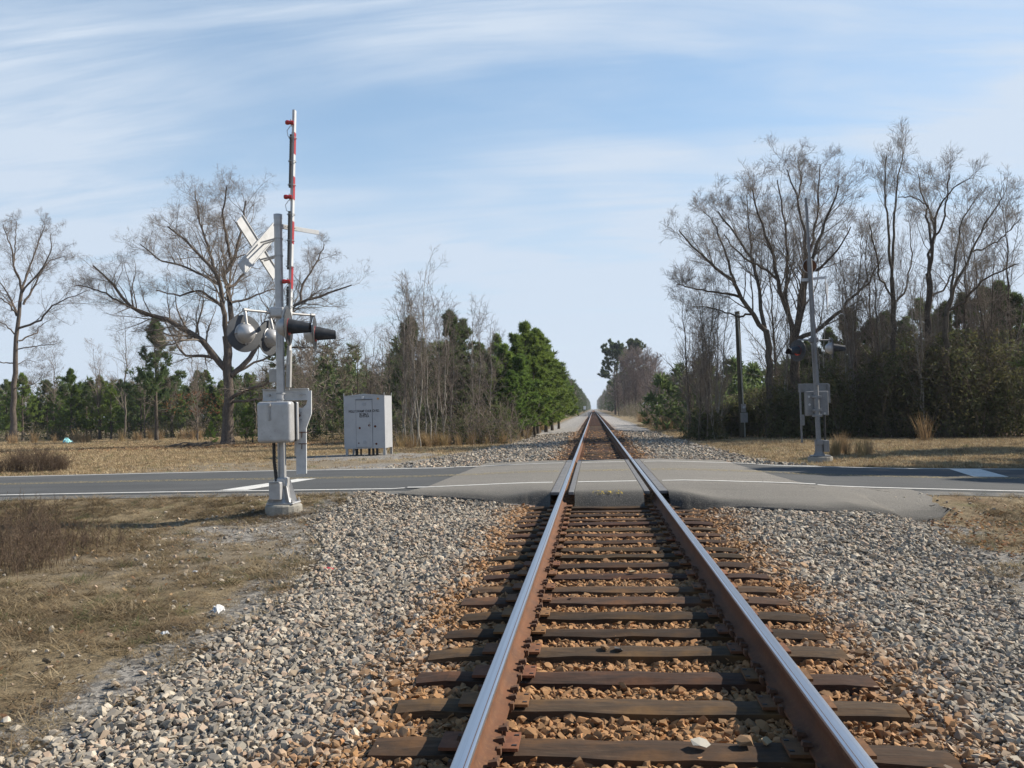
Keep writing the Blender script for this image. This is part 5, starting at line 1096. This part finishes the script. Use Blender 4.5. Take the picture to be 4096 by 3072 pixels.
# left: pines around that clump
for px, top, Y, k in ((1655, 1290, 52, 0), (1810, 1270, 54, 1), (1860, 1300, 55, 2), (1930, 1390, 58, 1)):
    x, y = at_px(px, 1770, Y); place(PD[k], x, y, height_scale(px, top, Y, 7.5), 'dull green pine half hidden behind the pale bare trees', 'pines behind the pale bare trees')
gp = 'bright green pines along the left side of the track'
for px, top, Y, k in ((2110, 1318, 60, 0), (2070, 1365, 58.5, 1), (2150, 1340, 62.5, 2), (2185, 1390, 66, 3), (2030, 1400, 57, 2), (2210, 1430, 70, 0), (2090, 1440, 56.5, 3), (1990, 1450, 56, 1), (2235, 1470, 75, 1), (2140, 1450, 59, 0), (2050, 1500, 54.5, 0), (1985, 1600, 53, 1)):
    x, y = at_px(px, 1740, Y); h_ = height_scale(px, top, Y, 7.5); place(PN[k], x, y, h_ * 1.22, 'bright green young pine in the dense row left of the track', gp, sz=h_ * 1.02)
for k in range(16):
    y = 71 + 3.2 * k + rng.uniform(-1, 1); place(PN[k % 4], -5.4 - rng.uniform(0, 3.0) - .012 * (y - 70), y, rng.uniform(.85, 1.25), 'bright green young pine in the dense row left of the track', gp)
# left: young pines and bare trees along the far field edge
gf = 'young pines along the far field edge'
for k in range(58):
    px = -60 + 1560 * (k + rng.uniform(-.5, .5)) / 58; Y = rng.uniform(86, 100); x = W(px, 1760, Y)[0]; place((PD + PN)[rng.integers(0, 6)], x, Y, rng.uniform(.62, 1.0), 'young dark green pine in the tree line along the far field edge', gf)
for px, top, Y, k in ((215, 1380, 88, 0), (400, 1360, 86, 1), (500, 1255, 82, 2), (580, 1370, 84, 0), (790, 1380, 80, 1), (300, 1490, 90, 2), (690, 1440, 88, 1)):
    x, y = at_px(px, 1765, Y); place(UD[k], x, y, height_scale(px, top, Y, 9), 'thin bare tree standing above the young pines of the field edge', 'bare trees above the field edge pines')
x, y = at_px(625, 1750, 74); place(PD[1], x, y, height_scale(630, 1310, 74, 7.5), 'tall thin pine left of the big oak, above the young pines', None, sz=height_scale(630, 1310, 74, 7.5) * 1.02)
for px, top, Y in ((1010, 1600, 58, ), (985, 1640, 57), (845, 1690, 54)):
    x, y = at_px(px, 1770, Y); place(PN[1], x, y, height_scale(px, top, Y, 7.5), 'low green pine sapling at the foot of the big oak', 'pine saplings by the oak')
# right: bare saplings, tall bare trees and pines in and behind the thicket
gs = 'slim bare saplings of the roadside thicket'
for k in range(40):
    px = 2740 + 1410 * rng.random() ** 1.25; Y = rng.uniform(41.5, 48); top = np.interp(px, [2700, 2850, 3000, 3300, 3600, 4096], [1330, 1080, 1000, 1050, 950, 1000]) + rng.uniform(-60, 330); x, y = at_px(px, 1750, Y)
    if abs(px - 2970) < 60: continue
    place((UD + UP)[rng.integers(0, 7)] if k % 3 else UP[k % 4], x, y, height_scale(px, top, Y, 9), 'slim bare sapling in the dark roadside thicket', gs, tilt=(rng.normal(0, .03), rng.normal(-.02, .05)))
for px, top, Y, k in ((2760, 1130, 44, 0), (2835, 1080, 45, 1), (3110, 880, 47, 0), (3420, 900, 47, 1), (3500, 850, 48, 0), (3870, 800, 46, 2), (3960, 860, 45, 1), (4080, 700, 46, 0)):
    x, y = at_px(px, 1750, Y); place(UD[k], x, y, height_scale(px, top, Y, 9), 'tall narrow bare tree rising out of the roadside thicket', 'tall narrow bare trees of the thicket')
for px, top, Y, k in ((3420, 1255, 56, 0), (3560, 1270, 58, 1), (3700, 1220, 55, 2), (3800, 1230, 56, 0), (3880, 1200, 54, 1), (3960, 1175, 54, 2), (4030, 1150, 52, 0), (4090, 1200, 50, 1), (3640, 1290, 52, 2), (3500, 1300, 52, 1), (3330, 1330, 55, 2), (3240, 1380, 56, 0)):
    x, y = at_px(px, 1740, Y); place(PD[k], x, y, height_scale(px, top, Y, 7.5), 'dark pine standing behind the roadside thicket', 'dark pines behind the thicket')
for px, top, Y, k in ((2690, 1530, 110, 0), (2730, 1515, 105, 1), (2775, 1520, 100, 2), (2820, 1540, 92, 0), (2870, 1500, 86, 1), (2660, 1560, 120, 2), (2920, 1480, 80, 0)):
    x, y = at_px(px, 1660, Y); place(PD[k], x, y, height_scale(px, top, Y, 7.5) * .92, 'dark rounded pine in the group beyond the service pole', 'dark pines beyond the pole')
# right, far along the track: two tall pines above purple-grey bare trees
for px, top, Y, k in ((2462, 1392, 225, 0), (2535, 1382, 232, 1)):
    x, y = at_px(px, 1655, Y); place(PT[k], x, y, height_scale(px, top, Y, 20) , ('tall old pine leaning its lower boughs over the track' if k == 0 else 'tall old pine beside the track, further from the rails'), 'two tall old pines beside the far track')
for px, top, Y, k in ((2500, 1440, 205, 0), (2545, 1405, 208, 1), (2590, 1410, 205, 0), (2620, 1430, 215, 1), (2475, 1500, 200, 1), (2640, 1480, 190, 0), (2565, 1420, 212, 1), (2520, 1415, 216, 0), (2605, 1445, 198, 1)):
    x, y = at_px(px, 1655, Y); place(UB[k], x, y, height_scale(px, top, Y, 10), 'purple grey bushy bare tree below the two tall pines', 'purple grey bare trees along the far track')
# trees beyond the right edge of the picture whose shade reaches the road
for x, y, s, k in ((14.6, 23.7, 1.2, 0), (16.6, 23.3, 1.3, 1), (18.9, 23.6, 1.25, 2), (21.2, 23.0, 1.45, 0), (23.6, 23.4, 1.3, 1), (26, 22.9, 1.5, 2), (29, 23.4, 1.4, 0), (17.5, 30.5, 1.2, 1), (22, 32, 1.4, 2)):
    place(PD[k], x, y, s, 'dark roadside pine by the road shading its far lane', 'roadside pines shading the road')
for k in UP + UD + UB + PN + PD + PT: drop(k)

# ---- woods too far to tell apart, thickets, tall grasses: uncountable masses
def woods(name, spots, label, mats, tuft, L, w, per):
    """spots: (x, y, z, height, radius, kind 0 green 1 bare)"""
    for kind in (0, 1):
        C = []; D = []
        for (x, y, z, h, rad, k) in spots:
            if k != kind: continue
            n = tuft; t = rng.random(n) ** .8; rr = rad * np.sqrt(rng.random(n)) * (np.sin(np.clip(t * .93 + .07, 0, 1) * math.pi) ** .6 if k else 1.05 - t ** 1.7 * .92); a = rng.uniform(0, 6.28, n)
            C.append(np.stack([x + rr * np.cos(a), y + rr * np.sin(a), z + h * (.06 + .94 * t)], 1)); D.append(np.stack([np.cos(a), np.sin(a), np.full(n, .8 if k == 0 else 2.5)], 1))
        if not C: continue
        C = np.concatenate(C); D = np.concatenate(D); D /= np.linalg.norm(D, axis=1)[:, None]; T = needle_tris(C, D, L * (1.0 if kind == 0 else 1.5), w * (1.0 if kind == 0 else .28), per, rng).reshape(-1, 3)
        tag(link_mesh(name, np_mesh(name, T, T=np.arange(len(T)).reshape(-1, 3), mats=[M[mats[kind]]])), label[kind], kind='stuff')
sp = []
for y in np.concatenate([np.arange(118, 400, 3.2), np.geomspace(400, 1500, 110)]):
    for s in (-1, 1):
        if s > 0 and y < 238: continue
        for row in range(3):
            x = s * (6.5 + (1.5 if s > 0 else 0) + row * 3.5 + rng.uniform(-1, 1.2)); k = int(rng.random() < (.25 if s < 0 else .5)); sp.append((x, y + rng.uniform(-1, 1), -.4, rng.uniform(6.5, 9.5) + (2.5 if s > 0 else .6) + row + .004 * (y - 118), 1.9, k))
woods('distant_woods', sp, ('green pine woods lining the far track on both sides', 'grey bare woods lining the far track on both sides'), ('needle_dark', 'twig_purple'), 60, .95, .34, 4)
sp = []
for k in range(150):
    px = rng.uniform(-80, 1620); Y = rng.uniform(100, 135); sp.append((W(px, 1700, Y)[0], Y, -.7, rng.uniform(5.5, 8.5) * (1.15 if px > 1100 else .95), 1.9, int(rng.random() < .35)))
for k in range(70):
    px = rng.uniform(2650, 4200); Y = rng.uniform(58, 85); sp.append((W(px, 1700, Y)[0], Y, -.7, rng.uniform(5.5, 7.5) * np.interp(px, [2650, 3000, 4100], [.75, .8, 1.05]), 1.8, int(rng.random() < .3)))
for k in range(60):
    y = rng.uniform(56, 120); sp.append((-9.5 - rng.uniform(0, 14), y, -.5, rng.uniform(5.5, 8), 1.8, int(rng.random() < .4)))
woods('background_woods', sp, ('dark green young woods behind the field and the thicket', 'grey leafless woods behind the field and the thicket'), ('needle_dark', 'twig'), 150, .55, .17, 5)

def thicket(name, spots, label, leaf_m, leaf_n, size, stem_m='twig', stems=9, lt=1):
    C = []; P = []; Rr = []
    for (x, y, h, rad) in spots:
        z = float(G(x, y)); n = leaf_n; t = rng.random(n) ** .9; a = rng.uniform(0, 6.28, n); rr = rad * np.sqrt(rng.random(n)) * (1.05 - .55 * t); C.append(np.stack([x + rr * np.cos(a), y + rr * np.sin(a), z + h * (.03 + .97 * t)], 1))
        for k in range(stems):
            a = rng.uniform(0, 6.28); q = np.array([x + rng.normal(0, rad * .4), y + rng.normal(0, rad * .4), z - .05]); hh = h * rng.uniform(.6, 1.25); lean = rng.uniform(.1, .9) * hh
            P.append([q, q + np.array([math.cos(a) * lean * .2, math.sin(a) * lean * .2, hh * .4]), q + np.array([math.cos(a) * lean * .55, math.sin(a) * lean * .55, hh * .75]), q + np.array([math.cos(a) * lean, math.sin(a) * lean, hh])]); Rr.append(np.linspace(.014, .005, 4))
    T = leaf_tris(np.concatenate(C), size, rng, lt).reshape(-1, 3); g = Grow(int(abs(spots[0][0] * 10))); P = np.array(P); Rr = np.array(Rr); g.put('crown', P, Rr, 3)
    P2, R2 = g.spawn(P, Rr, 4, .25, 1, .7, .4, 3, .08, .15, .6, .5, .15, 1.3, .005); g.put('crown', P2, R2, 3); P3, R3 = g.spawn(P2, R2, 2, .2, 1, .7, .5, 2, .05, .15, .7, .6, .1, .6, .0045); g.put('crown', P3, R3, 3)
    o = tag(link_mesh(name, np_mesh(name, T, T=np.arange(len(T)).reshape(-1, 3), mats=[M[leaf_m]])), label, kind='stuff')
    tag(link_mesh(name + '_stems', g.mesh('crown', [M[stem_m]])), label.replace(' leaves', '') + ' stems', kind='stuff')
    return o
sp = []
for k in range(150):
    px = rng.uniform(2790, 4250); Y = rng.uniform(42.2, 47.5)
    if 2860 < px < 3110: Y = rng.uniform(47.4, 49.5)
    x = W(px, 1750, Y)[0]; h = np.interp(px, [2750, 2900, 3100, 3400, 3700, 4096], [1.4, 2.0, 2.8, 4.0, 4.9, 5.3]) * rng.uniform(.55, 1.1)
    sp.append((x, Y, h, rng.uniform(.8, 1.4)))
thicket('undergrowth', sp, 'dark tangled evergreen undergrowth leaves of the roadside thicket', 'leaf_dark', 560, .15, 'bark_dark', 5)
sp = []
for k in range(70):
    y = rng.uniform(46, 118); s = -1 if rng.random() < .55 else 1; x = s * (5.0 + rng.uniform(0, 3.2)) if s < 0 else 5.8 + rng.uniform(0, 4); sp.append((x, y, rng.uniform(.7, 1.7), rng.uniform(.6, 1.1)))
for k in range(46):
    y = rng.uniform(118, 240); sp.append((5.6 + rng.uniform(0, 5), y, rng.uniform(1.2, 2.8), rng.uniform(.9, 1.5)))
for k in range(34):
    px = rng.uniform(1560, 2060); Y = rng.uniform(45, 50); sp.append((W(px, 1760, Y)[0], Y, rng.uniform(.9, 2.4), rng.uniform(.7, 1.2)))
thicket('trackside_brush', sp, 'brown and olive brush leaves along the track edges', 'leaf_dark', 130, .13, 'twig', 12)
sp = [(W(px, 1760, Y)[0], Y, h, 1.1) for px, Y, h in ((1050, 60, 1.2), (1180, 62, 1.6), (1300, 63, 1.8), (1100, 64, 2.0), (1240, 60, 1.1), (1370, 58, 1.5), (1420, 55, 1.2))] + [(W(rng.uniform(-50, 1500), 1760, Y)[0], Y, rng.uniform(.8, 2.2), 1.2) for Y in rng.uniform(84, 90, 60)]
thicket('field_edge_brush', sp, 'low brown brush leaves at the edge of the field', 'leaf_dark', 170, .17, 'twig', 8)
def brown_oak():
    g = Grow(77); x, y = at_px(790, 1760, 70); 
    k = upright_kind(78, 5.2, 1, 'bark_grey', 'twig', 26, .07, .9); o = place(k, x, y, 1.0, 'small oak still holding rusty brown leaves, left of the big oak', None); drop(k)
    n = 420; a = rng.uniform(0, 6.28, n); t = rng.random(n); rr = 3.2 * np.sqrt(rng.random(n)) * np.sin(np.clip(t * .9 + .1, 0, 1) * math.pi) ** .5; T = leaf_tris(np.stack([rr * np.cos(a), rr * np.sin(a), 2.3 + 2.0 * t], 1), .16, rng).reshape(-1, 3)
    link_mesh('leaves', np_mesh('leaves', T, T=np.arange(len(T)).reshape(-1, 3), mats=[M['leaf_brown']]), o)
brown_oak()

def sedge_mesh(seed, n, h, spread): 
    me = blades(seed, n, spread, h * .6, h * 1.1, 1.15, 1.52, .014, .10, 3); me.materials.clear(); me.materials.append(M['sedge']); return me
SG = [sedge_mesh(500 + k, 60, .95, .16) for k in range(4)]
def sedge(px, Y, s, label, group, m=None, x=None):
    xx = W(px, 1750, Y)[0] if x is None else x; o = link_mesh('tall_grass_clump', SG[rng.integers(0, 4)], None, (xx, Y, float(G(xx, Y)) - .02)); o.scale = (s * 1.1, s * 1.1, s); o.rotation_euler = (0, 0, rng.uniform(0, 6.28)); return tag(o, label, 'grass clump', group)
for px, Y in ((135, 74), (220, 76), (300, 73), (315, 73), (330, 73.5), (345, 73), (358, 73), (490, 75), (540, 76), (560, 76), (600, 78), (640, 77), (715, 76), (735, 76), (765, 75), (775, 75.5), (800, 76), (40, 74), (60, 73)):
    sedge(px, Y, rng.uniform(1.0, 1.6), 'tall pale dry grass clump at the far edge of the field', 'dry grass clumps at the field edge')
for k in range(34):
    px = rng.uniform(1570, 2040); Y = np.interp(px, [1570, 2040], [41, 47]) + rng.uniform(-1, 1.5); sedge(px, Y, rng.uniform(.6, 1.05), 'orange brown tall grass clump below the pale bare trees', 'grass clumps below the pale bare trees')
for k in range(14):
    y = rng.uniform(50, 95); sedge(0, y, rng.uniform(.7, 1.1), 'orange brown tall grass clump left of the far gravel', 'grass clumps left of the far track', x=-4.3 - rng.uniform(0, .9))
for k in range(26):
    y = rng.uniform(48, 105); sedge(0, y, rng.uniform(.9, 1.5), 'straw coloured tall grass clump right of the far gravel', 'grass clumps right of the far track', x=5.0 + rng.uniform(0, 1.8))
for k in range(12):
    px = 3330 + rng.uniform(0, 150); Y = rng.uniform(26, 29); sedge(px, Y, rng.uniform(.5, .85), 'reddish tall grass clump beside the shaded crossing signal', 'grass clumps beside the shaded signal')
sedge(3695, 38, 1.5, 'single tall grass clump standing before the dark thicket', None)

# weeds in the near left corner and by the road
def weed(x, y, h, rad, n, label, group, seed, m='weed'):
    g = Grow(seed); z0 = 0; P = []; r = g.r
    for k in range(n):
        a = r.uniform(0, 6.28); q = np.array([r.normal(0, rad * .5), r.normal(0, rad * .5), -.03]); hh = h * r.uniform(.5, 1.1); l = r.uniform(.05, .6) * hh; P.append([q, q + np.array([math.cos(a) * l * .25, math.sin(a) * l * .25, hh * .5]), q + np.array([math.cos(a) * l, math.sin(a) * l, hh])])
    P = np.array(P); Rr = np.tile(np.linspace(.004, .0018, 3), (n, 1)); g.put('crown', P, Rr, 3); P2, R2 = g.spawn(P, Rr, 6, .25, 1, .6, .35, 3, .1, .15, .7, .6, .04, .3, .0016); g.put('crown', P2, R2, 3); P3, R3 = g.spawn(P2, R2, 3, .2, 1, .7, .5, 2, .05, .1, .8, .7, .03, .14, .0014); g.put('crown', P3, R3, 3)
    o = link_mesh('weed_clump', g.mesh('crown', [M[m]]), None, (x, y, float(G(x, y)))); return tag(o, label, 'weeds', group)
for k, (x, y, h, rad) in enumerate(((-7.25, 9.6, .42, .6), (-7.7, 10.4, .5, .6), (-6.7, 9.1, .28, .5), (-8.3, 11.3, .6, .6), (-7.0, 10.4, .3, .6), (-8.0, 9.4, .5, .6))):
    weed(x, y, h, rad, 90, 'brown dead weed clump on the verge near the silver signal shadow', 'dead weeds on the near verge', 600 + k)
for k, (px, Y, h) in enumerate(((60, 26.5, .75), (100, 26.8, .7), (145, 26.3, .85), (180, 26.8, .75), (215, 26.5, .6), (20, 26.3, .5), (245, 26.8, .55))):
    weed(W(px, 1880, Y)[0], Y, h, .38, 110, 'bushy brown weed clump at the far road edge in the field', 'weeds at the far road edge', 620 + k, 'weed')

# small far things along the track, litter, fallen branches
t = thing('track_sign', (-4.3, 190, -.4), 'small white square sign beside the far track', 'sign')
c = W(2339, 1631, 190); b = MB(); b.box((c[0], 190, c[2]), (.62, .03, .75), X=(.93, .36, 0)); b.build('panel', M['sign_back'], t); b = MB(); b.tube([(c[0] + .05, 190.05, -.5), (c[0] + .05, 190.05, c[2])], .05, 8); b.build('post', M['galv'], t)
t.location = (c[0], 190, -.4)
for ch in t.children: ch.data.transform(Matrix.Translation((-4.3 - c[0], 0, 0)))
for k, (px, Y) in enumerate(((2353, 150), (2358, 165))):
    p = W(px, 1648, Y); b = MB(); b.box((p[0], Y, .1), (.16, .05, 1.1)); b.prism([(p[0] - .08, Y - .025, .65), (p[0] + .08, Y - .025, .65), (p[0], Y - .025, .75)], (0, .05, 0)); o = b.build('marker_post', M['white_paint'], None, loc=(p[0], Y, -.45)); tag(o, 'short white marker post beside the far track', 'post', 'white marker posts')
b = MB(); p = W(2351, 1620, 160); b.tube([(p[0], 160, -.5), (p[0], 160, 1.34 + .028 * 160 * .3)], .045, 8); o = b.build('signal_post', M['galv'], None, loc=(p[0], 160, -.4)); tag(o, 'thin grey metal post standing beside the far track', 'post')
def scrap(name, x, y, size, m, label, seed, h=.5):
    r = np.random.default_rng(seed); n = 7; X, Y = np.meshgrid(np.linspace(-.5, .5, n), np.linspace(-.4, .4, n)); Z = r.random((n, n)) * .35 * h + h * .25 * np.cos(X * 3); Z[0] *= .3; Z[-1] *= .4
    V = np.stack([X * size + r.normal(0, .03, X.shape) * size, Y * size + r.normal(0, .03, X.shape) * size, Z * size], -1); me = grid_mesh(name, V[..., 0], V[..., 1], V[..., 2], [m], False); o = link_mesh(name, me, None, (x, y, float(G(x, y)) + .03)); o.rotation_euler = (0, 0, r.uniform(0, 6)); sd = o.modifiers.new('thick', 'SOLIDIFY'); sd.thickness = .004; return tag(o, label, 'litter')
p = WZ(870, 2462, -.33); scrap('crumpled_cup', p[0], p[1], .11, M['litter_white'], 'crumpled white paper cup in the dead grass', 1, 1.1)
p = WZ(270, 1768, -.6); scrap('plastic_bag', W(270, 1768, 72)[0], 72, .75, M['litter_cyan'], 'pale cyan plastic bag at the far field edge', 2, 1.2)
p = WZ(1310, 2290, -.33); scrap('red_scrap', p[0], p[1], .12, M['litter_red'], 'small red scrap lying on the ballast edge', 3)
p = WZ(660, 2545, -.33); scrap('wrapper', p[0], p[1], .07, M['litter_white'], 'narrow white wrapper in the dead grass', 4)
p = WZ(780, 2298, -.33); scrap('paper_scrap', p[0], p[1], .06, M['litter_white'], 'small white paper scrap on the sandy verge', 5)
b = MB()
for k in range(9):
    q = np.array(W(760, 1795, 52.5)); q[2] = float(G(q[0], 52.5)); s = q + np.array((rng.uniform(-1.8, 1.2), rng.uniform(-.5, .5), .04)); a = rng.uniform(-.4, .4); l = rng.uniform(.8, 2.2); b.tube([s, s + np.array((l * .5, a * l * .5, .12 + rng.uniform(0, .2))), s + np.array((l, a * l, .05 + rng.uniform(0, .3)))], [.05, .035, .015], 6)
o = b.build('fallen_branches', M['bark_grey'], None, loc=tuple(q)); tag(o, 'pile of fallen grey branches in the field before the oak', 'branches')

# ------------------------------------------------------------------ air
def build_haze():
    b = MB(); b.bb((-1600, -70, -3), (1600, 3600, 60)); m = bpy.data.materials.new('haze'); m.use_nodes = True; nt = m.node_tree; nt.nodes.clear()
    out = nt.nodes.new('ShaderNodeOutputMaterial'); v = nt.nodes.new('ShaderNodeVolumePrincipled'); v.inputs['Color'].default_value = (.78, .86, 1, 1); v.inputs['Density'].default_value = .0002; v.inputs['Anisotropy'].default_value = .2
    nt.links.new(v.outputs[0], out.inputs['Volume']); tag(b.build('haze', m), kind='stuff')
build_haze()
